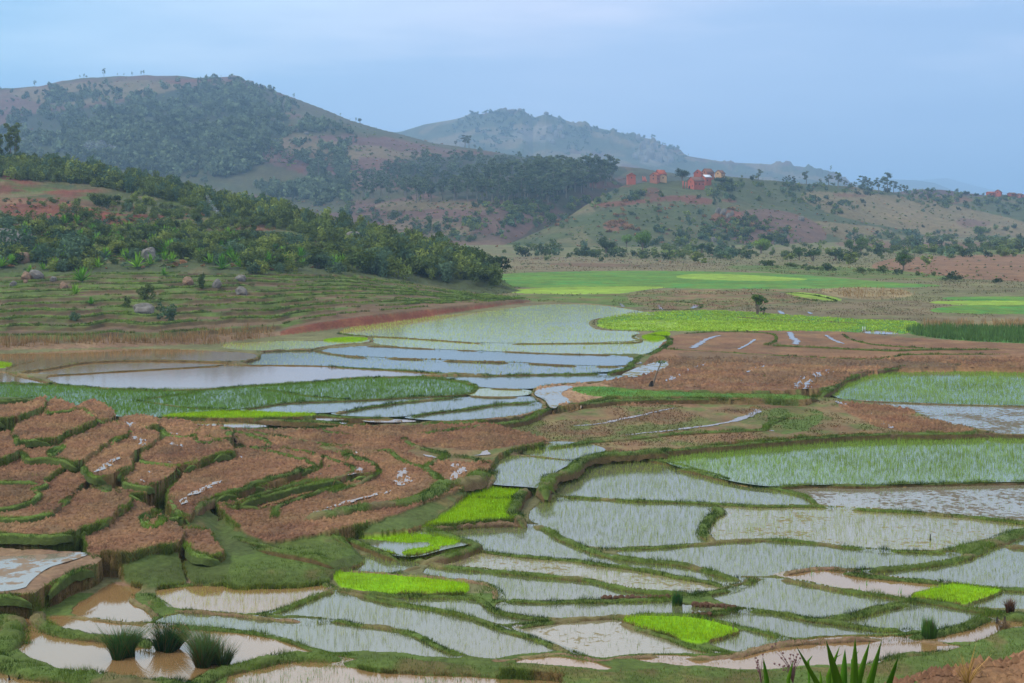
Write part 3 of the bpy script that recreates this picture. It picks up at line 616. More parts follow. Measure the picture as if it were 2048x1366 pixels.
s1 = np.clip((YY - Y_f) / (Y_t - Y_f), 0, 1); s2 = np.clip((YY - Y_t) / (Y_r - Y_t), 0, 1)
wobx = (fbm(PX / 75, YY / 60, 31, 3) - .5) * 1.9 * np.clip(s1 * 5, 0, 1) * (1 - s1 * .5)
nst = 10.0
q = s1 * nst + wobx; qi = np.floor(q); qf = q - qi; QT = q
st = (qi + sstep(.66, .86, qf)) / nst
zt = 1 + stepz + st * (z_t - 1 - stepz)
zt = np.where(s1 >= 1, z_t, zt)
zu = z_t + (z_r - z_t) * (s2 * .75 + .25 * s2 * s2) + (fbm(XX / 22, YY / 22, 41, 4) - .5) * 5 * np.minimum(1, 4 * s2) * (1 - s2 * .7)
zt = np.where(YY < Y_f + 2.2, 1 + (zt - 1) * np.clip((YY - Y_f) / 2.2, 0, 1), zt)
zh = np.where(YY < Y_t, zt, zu)
zh = np.where(YY > Y_r, z_r - (YY - Y_r) * .22, zh)
hm = (YY > Y_f) & (PX < 1062)
m = layer(zh, mask=hm)
tm = m & (YY < Y_t); um = m & (YY >= Y_t)
TERR |= tm
nA = fbm(PX / 70, YY / 9, 51, 4); nB = fbm(XX / 9, YY / 9, 52, 4); nC = fbm(XX / 40, YY / 25, 53, 4)
def mixc(mask, amt, cname):
    a = (mask * amt)[..., None]
    return Cg * (1 - a) + np.array(PAL[cname], np.float32) * a
one = np.ones_like(YY)
# treads of soil and thin grass, risers in bank earth and grass with shade painted in, right part redder
Cg = mixc(tm, one, 'scrub'); Cg = mixc(tm, one * .5, 'dark'); Cg = mixc(tm, sstep(.22, .38, nA + (PX - 500) / 2600) * (1 - sstep(.60, .70, qf)), 'dark')
Cg = mixc(tm, sstep(.58, .66, qf) * (1 - sstep(.82, .88, qf)) * .9, 'bank'); Cg = Cg * (1 - .45 * (tm * sstep(.60, .68, qf) * (1 - sstep(.80, .86, qf)))[..., None])  # riser faces darkened: shade painted into the ground colour
Cg = mixc(tm, sstep(.45, .7, fbm(XX / 5, YY / 5, 57, 3)) * sstep(.6, .7, qf) * (1 - sstep(.8, .98, qf)), 'grass')
Cg = mixc(tm, (sstep(.82, .87, qf) + (1 - sstep(.0, .06, qf)) * (q > 1)).clip(0, 1) * .9 * (q > .7), 'grass')
Cg = mixc(tm, (PX > 640) * (q < 1.4 + (PX - 640) / 150) * .92, 'dark'); Cg = mixc(tm, (PX > 560) * (q < .28), 'red'); Cg = mixc(tm, (PX <= 560) * (q < .3), 'mud')
Cg = mixc(um, one, 'scrub'); Cg = mixc(um, sstep(.54, .66, nC) * sstep(.15, .35, s2), 'red'); Cg = mixc(um, sstep(.55, .68, nB), 'grass'); Cg = mixc(um, .45 * sstep(.56, .66, fbm(XX / 14, YY / 14, 55, 4)), 'dry')
ROUGH = np.where(um, .25, np.where(tm, .05, ROUGH))

# slopes beyond the valley
base = 1.0
def ridge_layer(mask_px, Yf, Yr, pyr, mid=None, back=.12, rough=0, rs=60, seed=1, power=1.0, crag=0):
    zr = H + (HOR - pyr) * Yr / F
    s = np.clip((YY - Yf) / (Yr - Yf), 0, 1)
    if mid is None: z = base + (zr - base) * s ** power
    else:
        sm, pym = mid; Ym = Yf + (Yr - Yf) * sm; zm = H + (HOR - pym) * Ym / F
        z = np.where(s < sm, base + (zm - base) * s / sm, zm + (zr - zm) * ((s - sm) / (1 - sm)))
    z = z + rough * (fbm(XX / rs, YY / rs, seed, 5) - .5) * np.minimum(1, 6 * s) * (1 - .85 * sstep(.75, 1, s))
    if crag: z = z + crag * sstep(840, 980, PX) * (fbm(XX / 25, YY / 60, seed + 5, 5) - .45) * sstep(.75, 1, s)
    z = np.where(YY > Yr, zr - (YY - Yr) * back + rough * .1 * (fbm(XX / rs, YY / rs, seed, 3) - .5), z)
    return layer(z, mask=(YY > Yf) & mask_px), s
# spur with the villages
pyr = tab(PX, (960, 497), (1000, 494), (1050, 474), (1100, 452), (1150, 425), (1200, 392), (1250, 370), (1300, 363), (1400, 360), (1450, 352), (1500, 356), (1600, 366), (1700, 372), (1800, 386), (1900, 391), (2048, 394), (2400, 398), (6000, 402))
Yf_ = tab(PX, (960, 650), (1400, 670), (1600, 740), (1800, 850), (2048, 950), (6000, 1500)); Yr_ = tab(PX, (960, 690), (1050, 730), (1100, 770), (1200, 860), (1400, 920), (1600, 1020), (1800, 1150), (2048, 1300), (6000, 2500))
mV, sV = ridge_layer(PX > 962, Yf_, Yr_, pyr, rough=9, rs=55, seed=61, back=.10, power=1.15)
# big hill
pyr = tab(PX, (-6000, 250), (-300, 190), (0, 176), (75, 172), (120, 162), (160, 156), (290, 149), (370, 151), (390, 155), (440, 153), (470, 152), (500, 163), (545, 180), (590, 196), (650, 219), (700, 240), (760, 258), (860, 286), (960, 302), (1060, 316), (1150, 322), (1200, 330), (1300, 348), (1500, 375), (1800, 400), (6000, 420))
Yf_ = tab(PX, (-6000, 700), (1000, 700), (1500, 1100), (6000, 2400)); Yr_ = tab(PX, (-6000, 2600), (0, 1950), (500, 1850), (760, 1650), (1000, 1450), (1200, 1350), (1500, 1600), (6000, 3000))
mA, sA = ridge_layer(PX < 5000, Yf_, Yr_, pyr, mid=(.28, tab(PX, (0, 392), (700, 402), (1000, 402), (1100, 380), (1200, 360), (1500, 402))), rough=34, rs=190, seed=71, back=.2)
# rocky mountain
pyr = tab(PX, (-6000, 330), (600, 300), (740, 266), (800, 262), (850, 247), (900, 239), (950, 228), (990, 222), (1035, 219), (1045, 218), (1058, 228), (1066, 235), (1078, 231), (1092, 227), (1110, 233), (1140, 243), (1200, 256), (1240, 264), (1270, 272), (1300, 276), (1340, 296), (1380, 312), (1450, 323), (1530, 327), (1600, 332), (1655, 340), (1680, 348), (1700, 366), (1740, 390), (6000, 425))
mB, sB = ridge_layer(PX < 1800, 2300 + 0 * PX, 3500 + 0 * PX, pyr, rough=130, rs=420, seed=81, back=.3, crag=42)
pyr = tab(PX, (-6000, 400), (1500, 380), (1640, 372), (1700, 360), (1790, 354), (1830, 355), (1870, 361), (1900, 374), (1930, 388), (2000, 410), (6000, 424))
mC, sC = ridge_layer(PX < 9000, 5600 + 0 * PX, 7000 + 0 * PX, pyr, rough=40, rs=700, seed=83, back=.3)
pyr = tab(PX, (-6000, 400), (1800, 362), (1860, 356), (1895, 353), (1920, 361), (1960, 372), (2010, 383), (2048, 390), (2300, 405), (6000, 424))
mD, sD = ridge_layer(PX < 9000, 8800 + 0 * PX, 11000 + 0 * PX, pyr, rough=60, rs=900, seed=85, back=.3)
# hillside under the viewpoint, and the heap of dug earth at its right
zn = 14.4 - np.maximum(YY - 1, 0) * .44
mN = layer(zn, mask=YY < 60)
pym = tab(PX, (1500, 1560), (1700, 1440), (1760, 1388), (1830, 1366), (1870, 1347), (1950, 1330), (2048, 1312), (2200, 1290), (3000, 1250))
Yh = 32.0; zm_ = H - (pym - HOR) / F * Yh + (fbm(XX * 1.5, YY * 1.5, 95, 3) - .5) * .35
zhp = np.where(YY < Yh, zm_ - (Yh - YY) * .25, zm_ - (YY - Yh) * .75)
mH = layer(zhp, mask=(YY < 60) & (YY > 20) & (PX > 1500))
PY = prj(ZG)
far_m = mV | mA | mB | mC | mD

n1 = fbm(XX / 70, YY / 70, 101, 5); n2 = fbm(XX / 25, YY / 25, 102, 4); n3 = fbm(XX / 160, YY / 160, 103, 4)
Cg = mixc(mV, one, 'scrub'); Cg = mixc(mV, sstep(.45, .6, n1), 'dry'); Cg = mixc(mV, .7 * sstep(.52, .64, n2), 'dgrass')
Cg = mixc(mA, one, 'purple'); Cg = mixc(mA, .4 * sstep(.4, .56, n2), 'dry'); Cg = mixc(mA, .8 * sstep(.4, .56, n1), 'scrub'); Cg = mixc(mA, .8 * sstep(.54, .62, n3), 'purple')
Cg = mixc(mB, one, 'scrub'); Cg = mixc(mB, .8 * sstep(.5, .6, n3), 'purple'); Cg = mixc(mB, .8 * sstep(.52, .6, n1), 'dry')
Cg = mixc(mC | mD, one, 'scrub'); Cg = mixc(mN, one, 'grass'); Cg = mixc(mH, one, 'soil'); ROUGH = np.where(mH, .16, ROUGH)
# patches surveyed on the slopes: (ground kind, strength, outline, which slope)
def paint(cname, amt, s, msk, edge=6):
    global Cg
    p = pts(s); x0, x1 = p[:, 0].min() - edge, p[:, 0].max() + edge
    c0, c1 = np.searchsorted(COLS, x0), np.searchsorted(COLS, x1)
    sl_ = (slice(0, NY), slice(c0, c1))
    gx = PX[sl_] + (n2[sl_] - .5) * edge * 3; gy = PY[sl_] + (n1[sl_] - .5) * edge * 2
    m = inpoly(gx, gy, chaikin(p, True, 2)) & msk[sl_]
    a = (m * amt)[..., None]
    Cg[sl_] = Cg[sl_] * (1 - a) + np.array(PAL[cname], np.float32) * a
paint('scrub', .8, 'J 1700,620 2600,560 2900,700 2900,1000 2300,1100 1400,1000 1500,760', mV)
paint('dgrass', .5, 'J 900,990 1100,900 1400,810 1700,770 2000,790 2048,900 1600,1000 1200,1040', mV)
paint('red', .9, 'T 1640,830 1900,790 2100,770 M 0,650 300,630 700,590 1000,560 1500,575 1560,680 1300,680 1000,610 400,680 0,720', mV, 3)
paint('red', .85, 'M 1640,600 1880,620 1830,650 1650,640', mV, 3)
paint('red', .9, 'M -100,365 200,370 300,440 480,420 430,450 100,455 -200,440', mV, 3)
paint('red', .7, 'M 560,480 800,450 900,560 700,590 560,560', mV, 4)
paint('dry', .8, 'K 700,380 1150,400 1500,430 1900,520 2048,560 2300,640 1900,650 1500,640 1100,560 800,480', mV)
paint('dry', .8, 'K 780,560 1100,580 1300,610 1250,650 1000,650 800,620', mV)
paint('purple', .7, 'N 1100,780 1400,790 1700,860 1300,950 1150,900', mV)
paint('red', .6, 'N 500,490 1200,500 1400,560 1100,600 600,520', mV)
paint('red', .6, 'K 920,400 1150,410 1100,425 940,420', mV, 3)
paint('purple', .8, 'K 300,490 700,500 950,650 700,720 300,700', mV)
paint('brick', .6, 'M 50,900 300,880 450,980 300,1060 60,1050', mV)
paint('brick', .6, 'M 1450,830 1900,700 2048,1000 1950,1150 1700,1000', mV)
paint('red', .9, 'L 1490,700 1760,690 1780,710 1740,745 1540,765 1500,740', mA, 3)
paint('dry', .8, 'J 200,740 600,725 900,760 880,800 500,790 250,800', mA); paint('purple', .8, 'J 230,800 870,790 880,825 600,835 230,830', mA, 3)
paint('dry', .8, 'J 0,395 250,410 500,470 700,500 400,495 0,470 -300,400', mA, 4)
paint('red', .7, 'T 250,250 500,260 900,330 1300,370 1000,375 700,370 350,340', mA, 4)
paint('red', .6, 'J -50,630 550,640 560,680 0,670', mA, 4); paint('dry', .6, 'J 200,840 800,850 800,950 300,930', mA)
paint('dry', .7, 'L 0,230 500,190 1000,180 1100,230 800,280 500,330 150,300', mA); paint('purple', .7, 'L 0,300 300,310 250,370 0,380', mA)
paint('brick', .5, 'L 940,180 1080,175 1280,165 1290,190 1150,190 960,200', mA, 3)
paint('dry', .7, 'L 1650,480 1900,520 2100,560 2100,700 1750,620 1600,560', mA)
paint('scrub', .7, 'L 1560,240 1750,290 2200,420 2300,520 1900,480 1700,330', mA)
paint('forest', .9, 'L 0,380 600,340 900,270 1150,200 1400,220 1650,330 1700,440 1640,540 1500,600 1450,740 0,620', mA)
paint('scrub', .8, 'L 0,560 700,600 1500,620 2048,820 2048,1000 1300,800 700,720 0,660', mA)
paint('forest', .9, 'L 300,250 560,230 560,300 250,320', mA); paint('forest', .6, 'L 1350,180 1600,230 1700,330 1600,350 1400,300', mA)
paint('forest', .8, 'J 300,480 700,470 1300,460 1700,520 1700,600 1400,640 1300,740 800,740 500,700', mA | mV)
paint('rock', .5, 'J 1750,400 1900,400 2000,520 1780,540', mB); paint('rock', .5, 'J 980,340 1300,270 1350,360 1100,400', mB)
paint('red', .95, 'L 0,890 400,900 700,960 980,960 940,1000 600,1030 250,1010 0,960', um, 3); paint('brick', .9, 'L 350,890 480,905 640,960 630,990 500,950', um, 2)
paint('dark', .8, 'L 300,840 700,900 900,940 700,950 400,890', um, 3); paint('grass', .8, 'L 640,965 800,970 760,985 640,985', um, 2)
paint('dry', .7, 'L 960,810 1200,860 1250,890 1000,860', um); paint('dry', .6, 'L 1380,930 1640,960 1600,1000 1400,970', um)
paint('brick', .7, 'L 1260,905 1330,910 1320,930 1260,925', um, 2); paint('red', .6, 'L 1420,1020 1640,1030 1600,1060 1440,1060', um)
paint('dark', .8, 'L 1300,1150 1500,1160 1500,1210 1350,1210', um); paint('red', .5, 'L 1600,1100 2048,1130 2048,1250 1650,1200', um)
for msk_, k_ in ((mA | mB | mC | mD, .60), (mV, .72), (um, .8), (tm, .97)): Cg = np.where(msk_[..., None], Cg * k_, Cg)
# little relief: clods of the ploughed earth, tussocks of the slopes
det = ((fbm(XX / .55, YY / .7, 111, 3) - .5) * 2 + (fbm(XX / 2.6, YY / 3.2, 112, 2) - .5) * 1.2) * ROUGH * (YY < 500) * np.where(um | tm | mV, 1, np.clip(105 / Yp, 0, 1) ** 2)
det += np.where(um | mV, (n2 - .5) * 1.2, 0)
ZG = ZG + det * np.where(YY < 160, 1.0, 1.0)
PY = prj(ZG)
dz = np.zeros_like(ZG); dzu = (ZG[1:] - ZG[:-1]); dzx = np.abs(ZG[:, 1:] - ZG[:, :-1])
wall = np.zeros_like(ZG); wall[1:] = dzu; wall[:-1] = np.maximum(wall[:-1], dzu)
wall[:, 1:] = np.maximum(wall[:, 1:], dzx); wall[:, :-1] = np.maximum(wall[:, :-1], dzx)
nw = fbm(XX * .8, YY * .8, 131, 3)
wm = sstep(.14, .3, wall) * (YY < 135) * (YY > 42) * ~mN * ~mH
WALL = (wm > .5) & (PX > -150) & (PX < 2150)
wc = np.array(PAL['dgrass']) * (1 - sstep(.42, .55, nw))[..., None] * 1.25 + np.array(PAL['bank']) * 1.15 * sstep(.42, .55, nw)[..., None]
Cg = Cg * (1 - wm[..., None]) + wc * wm[..., None]
V = np.stack([XX, YY, ZG], -1)
# soft variation of soil colour across a field
sv = (fbm(XX / 6, YY / 6, 121, 4) - .5) + .7 * (fbm(XX / 1.4, YY / 2.2, 122, 3) - .5)
Cg = Cg * (1 + sv[..., None] * .55)
idx = np.arange(NY * NX).reshape(NY, NX)
faces = np.stack([idx[:-1, :-1], idx[:-1, 1:], idx[1:, 1:], idx[1:, :-1]], -1).reshape(-1, 4)
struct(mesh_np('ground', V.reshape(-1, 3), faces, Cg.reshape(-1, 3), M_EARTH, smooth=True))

PYmin = np.minimum.accumulate(np.where(YY > 30, PY, 9e9), 0)      # horizon line of what stands in front
def pick(px, py):
    """first point of the ground met by the line of sight through survey point px,py"""
    c = int(np.clip(np.searchsorted(COLS, px), 0, NX - 1)); colm = PYmin[:, c]
    r = int(np.argmax(colm <= py))
    if colm[r] > py: return None
    return Vector(((px - CX) / F * ROW[r], float(ROW[r]), float(ZG[r, c])))
def gz(X, Y):
    r = np.clip(np.searchsorted(ROW, Y), 1, NY - 1); px = CX + X / Y * F
    c = np.clip(np.searchsorted(COLS, px), 1, NX - 1)
    t = np.clip((Y - ROW[r - 1]) / (ROW[r] - ROW[r - 1]), 0, 1)
    return ZG[r - 1, c] * (1 - t) + ZG[r, c] * t

# ------------------------------------------------------------------ water
def poly_mesh(name, p2, z, mat):
    e = np.roll(p2, -1, 0) - np.roll(p2, 1, 0); e /= np.maximum(np.hypot(e[:, 0], e[:, 1]), 1e-6)[:, None]; ar = np.sum(p2[:, 0] * np.roll(p2[:, 1], -1) - np.roll(p2[:, 0], -1) * p2[:, 1])
    p2 = p2 + np.column_stack([e[:, 1], -e[:, 0]]) * .16 * np.sign(ar)
    tri = tessellate_polygon([[Vector((a, b, 0)) for a, b in p2]])
    tri = [t if (np.cross(np.subtract(p2[t[1]], p2[t[0]]), np.subtract(p2[t[2]], p2[t[0]]))) > 0 else t[::-1] for t in tri]
    return mesh_np(name, np.column_stack([p2, np.full(len(p2), z)]), np.array(tri), None, mat)
k = 0
for cls, z, poly, grow in FIELDS:
    if cls in M_WATER:
        struct(poly_mesh('paddy_water', ground_xy(poly, z), z + .0006 * (k % 50), M_WATER[cls])); k += 1

# ------------------------------------------------------------------ dykes
def resample(p, step):
    d = np.r_[0, np.cumsum(np.hypot(*np.diff(p, axis=0).T))]; n = max(3, int(d[-1] / step)); t = np.linspace(0, d[-1], n)
    return np.column_stack([np.interp(t, d, p[:, 0]), np.interp(t, d, p[:, 1])])
BL = []       # (points, normal, z, w, h, kind) kept for the grass
def dyke(kd, z, h, w, line, name='dyke', inward=0):
    if kd == 'W': kd = 'G'; p = np.asarray(line)
    elif kd == 'G':
        P = [pick(a, b) for a, b in line]; P = [q for q in P if q]
        if len(P) < 3: return
        p = np.array([[q.x, q.y] for q in P])
        good = np.r_[True, np.hypot(*np.diff(p, axis=0).T) < 12]; p = p[good]
        if len(p) < 3: return
    else: p = ground_xy(line, z + h * .5)
    Ym = p[:, 1].mean(); p = resample(p, max(.22, Ym / 400))
    zz = gz(p[:, 0], p[:, 1]) if kd == 'G' else np.full(len(p), z)
    if kd == 'G': zz = zz + (0 if name == 'dyke' else .05); zz = np.convolve(np.pad(zz, 4, 'edge'), np.ones(9) / 9, 'valid')
    t = np.gradient(p, axis=0); t /= np.maximum(np.hypot(t[:, 0], t[:, 1]), 1e-6)[:, None]; n = np.column_stack([-t[:, 1], t[:, 0]])
    if inward: p = p + n * inward
    wv = w * (.75 + .5 * fbm(p[:, 0] * .8, p[:, 1] * .8, 7, 3)); hv = h * .52 * (.6 + .8 * fbm(p[:, 0] * 1.1 + 9, p[:, 1] * 1.1, 8, 3))
    ends = np.minimum(np.arange(len(p)), np.arange(len(p))[::-1]); tp = np.clip(ends / 4.0, 0, 1) ** .6; wv = wv * (.62 if kd != 'm' else .45) * (.3 + .7 * tp); hv = hv * (1 if kd != 'm' else .75); hv = hv * tp
    p = p + n * ((fbm(p[:, 0] * .35, p[:, 1] * .35, 9, 2) - .5) * w * .9)[:, None]
    prof = [(-.62, -1.0), (-.5, -.05), (-.42, .55), (-.25, .95), (0, 1.02), (.25, .95), (.42, .55), (.5, -.05), (.62, -1.0)]
    vs = []; cs = []
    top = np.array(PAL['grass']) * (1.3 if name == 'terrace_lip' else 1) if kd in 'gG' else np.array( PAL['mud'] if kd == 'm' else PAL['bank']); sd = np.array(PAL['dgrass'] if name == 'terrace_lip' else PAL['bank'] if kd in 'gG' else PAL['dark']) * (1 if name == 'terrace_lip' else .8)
    for j, (a, b) in enumerate(prof):
        q = p + n * (a * wv)[:, None]; nn = fbm(q[:, 0] * 3 + j * .7, q[:, 1] * 3, 12, 3) - .5 + (.6 if kd == 'm' else .3) * (vnoise(q[:, 0] * 9 + j, q[:, 1] * 9, 14) - .5)
        vs.append(np.column_stack([q, zz - .32 * (1 - tp) + (hv * b if b > -.5 else -.2 - .1 * tp) + nn * h * .7 * tp]))
        g = sstep(.35, .6, fbm(q[:, 0] * .7 + j * .3, q[:, 1] * .7, 13, 3)) if kd == 'm' else np.zeros(len(q)) + (.25 if kd == 'b' else 0)
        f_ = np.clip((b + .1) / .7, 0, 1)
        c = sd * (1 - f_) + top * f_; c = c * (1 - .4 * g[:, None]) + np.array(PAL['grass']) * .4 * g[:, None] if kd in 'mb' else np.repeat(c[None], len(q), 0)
        if kd in 'gG' and name != 'terrace_lip':
            g_ = (sstep(.62, .70, fbm(q[:, 0] * .45, q[:, 1] * .45, 216, 3)) * .6)[:, None]; c = (c if c.ndim == 2 else np.repeat(c[None], len(q), 0)) * (1 - g_) + np.array(PAL['mud']) * .8 * g_
        cs.append(c if c.ndim == 2 else np.repeat(c[None], len(q), 0))
    m_, k_ = len(p), len(prof); v = np.stack(vs, 1).reshape(-1, 3); c = np.stack(cs, 1).reshape(-1, 3)
    i = np.arange(m_ - 1)[:, None] * k_ + np.arange(k_ - 1)[None]
    f = np.stack([i, i + k_, i + k_ + 1, i + 1], -1).reshape(-1, 4)
    struct(mesh_np(name, v, f, c, M_EARTH, smooth=True))
    BL.append((p, n, zz, w, h, kd, name))
for kd, z, h, w, line in LINES: dyke(kd, z, h, w, line)
for cls, z, poly, grow in FIELDS:
    if z >= 1.12 or (cls == 'mud' and z > .9) or (z == .85 and cls == 'soil'):
        p = np.vstack([poly, poly[:1]]); w_ = ground_xy(p, z)
        own = np.abs(gz(w_[:, 0], w_[:, 1] + .25) - z) < .22      # only where this edge is the visible one
        free = own & (p[:, 0] > -120)
        x_, y_ = w_[:, 0], w_[:, 1]; ar = np.sum(x_[:-1] * y_[1:] - x_[1:] * y_[:-1])
        a = 0
        while a < len(p):
            if not free[a]: a += 1; continue
            b = a
            while b + 1 < len(p) and free[b + 1]: b += 1
            if b - a >= 3: dyke('g', z - .04, .20, .46, p[a:b + 1], 'terrace_lip', inward=.13 * np.sign(ar))
            a = b + 1

# grassy rims of the long hillside terraces
for k in range(1, 10):
    run = []
    def flush():
        if len(run) >= 5: dyke('W', 0, .42, .75, np.array(run), 'terrace_lip')
        run.clear()
    for c in range(int(np.searchsorted(COLS, -90)), int(np.searchsorted(COLS, 1055)), 5):
        col_ = (QT[:, c] >= k + .88) & (s1[:, c] < 1) & TERR[:, c]
        if not col_.any(): flush(); continue
        r = int(np.argmax(col_)); Y = ROW[r]
        if fbm(np.array([COLS[c] / 60.0]), np.array([k * 7.3]), 261, 2)[0] < .36: flush(); continue
        if run and abs(run[-1][1] - Y) > 4: flush()
        run.append(((COLS[c] - CX) / F * Y, Y + .15))
    flush()
# ------------------------------------------------------------------ blades: rice, grass
def blades(P, h, w, lean, col, name, mat=None, vary=.32, two=True):
    """P (n,3) roots; one leaning triangle (or a bent pair) per blade"""
    n = len(P); a = rng.random(n) * 2 * np.pi; d = np.column_stack([np.cos(a), np.sin(a), np.zeros(n)])
    a2 = rng.random(n) * 2 * np.pi; ld = np.column_stack([np.cos(a2), np.sin(a2), np.zeros(n)]) * (rng.random(n) * lean)[:, None]
    h = np.asarray(h) * (.65 + .7 * rng.random(n)); w = np.asarray(w) * (.7 + .6 * rng.random(n))
    up = np.array([0, 0, 1.0])
    b0 = P - d * (w / 2)[:, None]; b1 = P + d * (w / 2)[:, None]
    tip = P + (up + ld) * h[:, None]
    v = np.stack([b0, b1, tip], 1).reshape(-1, 3); f = np.arange(n * 3).reshape(-1, 3)
    c = np.asarray(col, float); c = np.repeat(c[None], n, 0) if c.ndim == 1 else c
    c = c * (1 - vary + 2 * vary * rng.random((n, 1))); c[:, 0] *= .85 + .3 * rng.random(n)
    return mesh_np(name, v, f, np.repeat(c, 3, 0), mat or M_BLADE)
def scatter(poly, z, dens, soft_=False, px_ok=(-200, 2330)):
    w = ground_xy(poly, z); x0, y0 = w.min(0); x1, y1 = w.max(0)
    n = int((x1 - x0) * (y1 - y0) * dens); n = min(n, 1200000)
    if n < 1: return np.zeros((0, 3))
    X = x0 + rng.random(n) * (x1 - x0); Y = y0 + rng.random(n) * (y1 - y0); px = CX + X / Y * F
    k = (px > px_ok[0]) & (px < px_ok[1]); X, Y = X[k], Y[k]
    k = inpoly(X, Y, w); X, Y = X[k], Y[k]
    k = gz(X, Y) < z + .03; X, Y = X[k], Y[k]
    return np.column_stack([X, Y, np.maximum(gz(X, Y), z - .02) if not soft_ else gz(X, Y)])
GROW = {  # density, blades per tuft, height, width, spread, lean, colour, label, patchiness
    'sp': (30, 3, .22, .0075, .04, .35, srgb(150, 166, 66), 'sparse green rice seedlings standing in rows of flooded paddies', 0),
    'big': (22, 3, .24, .007, .04, .35, srgb(156, 166, 62), 'thin yellow green rice seedlings in the nearest flooded paddies', 0),
    'mid': (34, 3, .22, .014, .06, .35, srgb(136, 156, 62), 'closely planted green rice in the large curved paddies at right', .25),
    'few': (5, 2, .17, .015, .05, .3, srgb(118, 138, 78), 'scattered weak seedlings in the silted flooded fields', .3),
    'dense': (44, 3, .18, .020, .07, .4, srgb(104, 130, 46), 'dense dark green rice in the long middle paddies', .2),
    'yel': (6, 2, .20, .028, .08, .3, srgb(160, 178, 84), 'yellow green rice in the big far paddy below the red bank', .35),
    'yel2': (3.5, 2, .2, .03, .08, .3, srgb(160, 170, 90), 'faint yellow rice seedlings in the middle pond', .6),
    'nur': (260, 1, .17, .018, .0, .6, srgb(140, 172, 22), 'thick lime green rice nursery beds', .5),
    'gr': (45, 2, .10, .02, .1, .9, srgb(88, 104, 44), 'short grass growing on the flat banks between paddies', .2),
    'edge': (1.0, 3, .3, .03, .08, .4, srgb(96, 150, 50), 'few seedlings along the edge of the white pond', .8),
    'tuft': (40, 3, .17, .014, .1, .5, srgb(104, 136, 62), 'ragged water grass in the pond at the bottom edge', 1.0),
    'reed': (6, 3, .7, .10, .25, .4, srgb(78, 108, 56), 'dark green reeds in a strip on the far right plain', .2),
    'veg': (4, 3, .16, .14, .25, 1.6, srgb(146, 172, 62), 'low leafy vegetable crop with yellow tints beyond the water', .4),
}
acc = {}
for cls, z, poly, grow in FIELDS:
    if not grow: continue
    de, nb, h, w, sp, le, col, lab, patch = GROW[grow]
    P = scatter(poly, z, de, cls in ('grass', 'dgrass'))
    if not len(P): continue
    if patch:
        pn = fbm(P[:, 0] / (2.5 if grow == 'tuft' else 7), P[:, 1] / (2.5 if grow == 'tuft' else 9), 201, 4)
        th = .5 if patch >= 1 else .5 * patch + .22 * patch
        P = P[(pn + (rng.random(len(P)) - .5) * .3) > th]
    P = np.repeat(P, nb, 0); P[:, :2] += (rng.random((len(P), 2)) - .5) * 2 * sp
    acc.setdefault(grow, []).append(P)
CATG = {'gr': 'grass', 'reed': 'reeds', 'veg': 'vegetables', 'tuft': 'grass'}
NMG = {'gr': 'grass', 'reed': 'reed_bed', 'veg': 'vegetable_crop', 'tuft': 'water_grass', 'nur': 'rice_nursery'}
for g_, L_ in acc.items():
    de, nb, h, w, sp, le, col, lab, patch = GROW[g_]; P = np.vstack(L_)
    hh = h * (.5 + 1.0 * fbm(P[:, 0] / 3, P[:, 1] / 3, 205, 2))
    cc = np.array(col)[None] * (.75 + .5 * fbm(P[:, 0] / 4, P[:, 1] / 4, 206, 3))[:, None]
    stuff(blades(P, hh, w, le, cc, NMG.get(g_, 'rice_seedlings')), lab, CATG.get(g_, 'rice'))
# grass along the dykes
PP = []; HH = []; CC = []
for p, n, zz, w, h, kd, nm_ in BL:
    Y = p[:, 1].mean()
    if Y > 260: continue
    seg = np.hypot(*np.diff(p, axis=0).T).sum(); per = (130 if kd in 'gG' else 28) * min(1, 55 / Y) * (1 + w)
    cnt = int(seg * per); t = rng.random(cnt) * (len(p) - 1); i = t.astype(int); fr = (t - i)[:, None]
    q = p[i] * (1 - fr) + p[np.minimum(i + 1, len(p) - 1)] * fr; u = (rng.random(cnt) - .5)
    q = q + n[i] * (u * w * .85)[:, None]
    px = CX + q[:, 0] / q[:, 1] * F; kk = (px > -60) & (px < 2110) & (fbm(q[:, 0] * .45, q[:, 1] * .45, 216, 3) + (rng.random(cnt) - .5) * .14 < .66)
    zt_ = zz[i] + h * .62 * (.9 - 3.2 * u * u) - .02
    PP.append(np.column_stack([q, zt_])[kk]); HH.append(((.10 if kd in 'gG' else .09) * (1 + .3 * w) * (1 + Y / 300) * (.35 + 1.5 * vnoise(q[:, 0] * 1.7, q[:, 1] * 1.7, 215) ** 2))[kk])
    g1 = np.array(srgb(92, 112, 42)); g2 = np.array(srgb(54, 74, 30)); m_ = sstep(.35, .65, fbm(q[:, 0] * .5, q[:, 1] * .5, 210, 3))[:, None]
    CC.append(((g1 * m_ + g2 * (1 - m_)) * (1.4 if nm_ == 'terrace_lip' else 1))[kk])
P = np.vstack(PP); HH = np.concatenate(HH); CC = np.vstack(CC)
stuff(blades(P, HH, .020 * np.maximum(1, P[:, 1] / 70), .9, CC, 'grass'), 'short rough grass on the dykes between the paddies', 'grass')
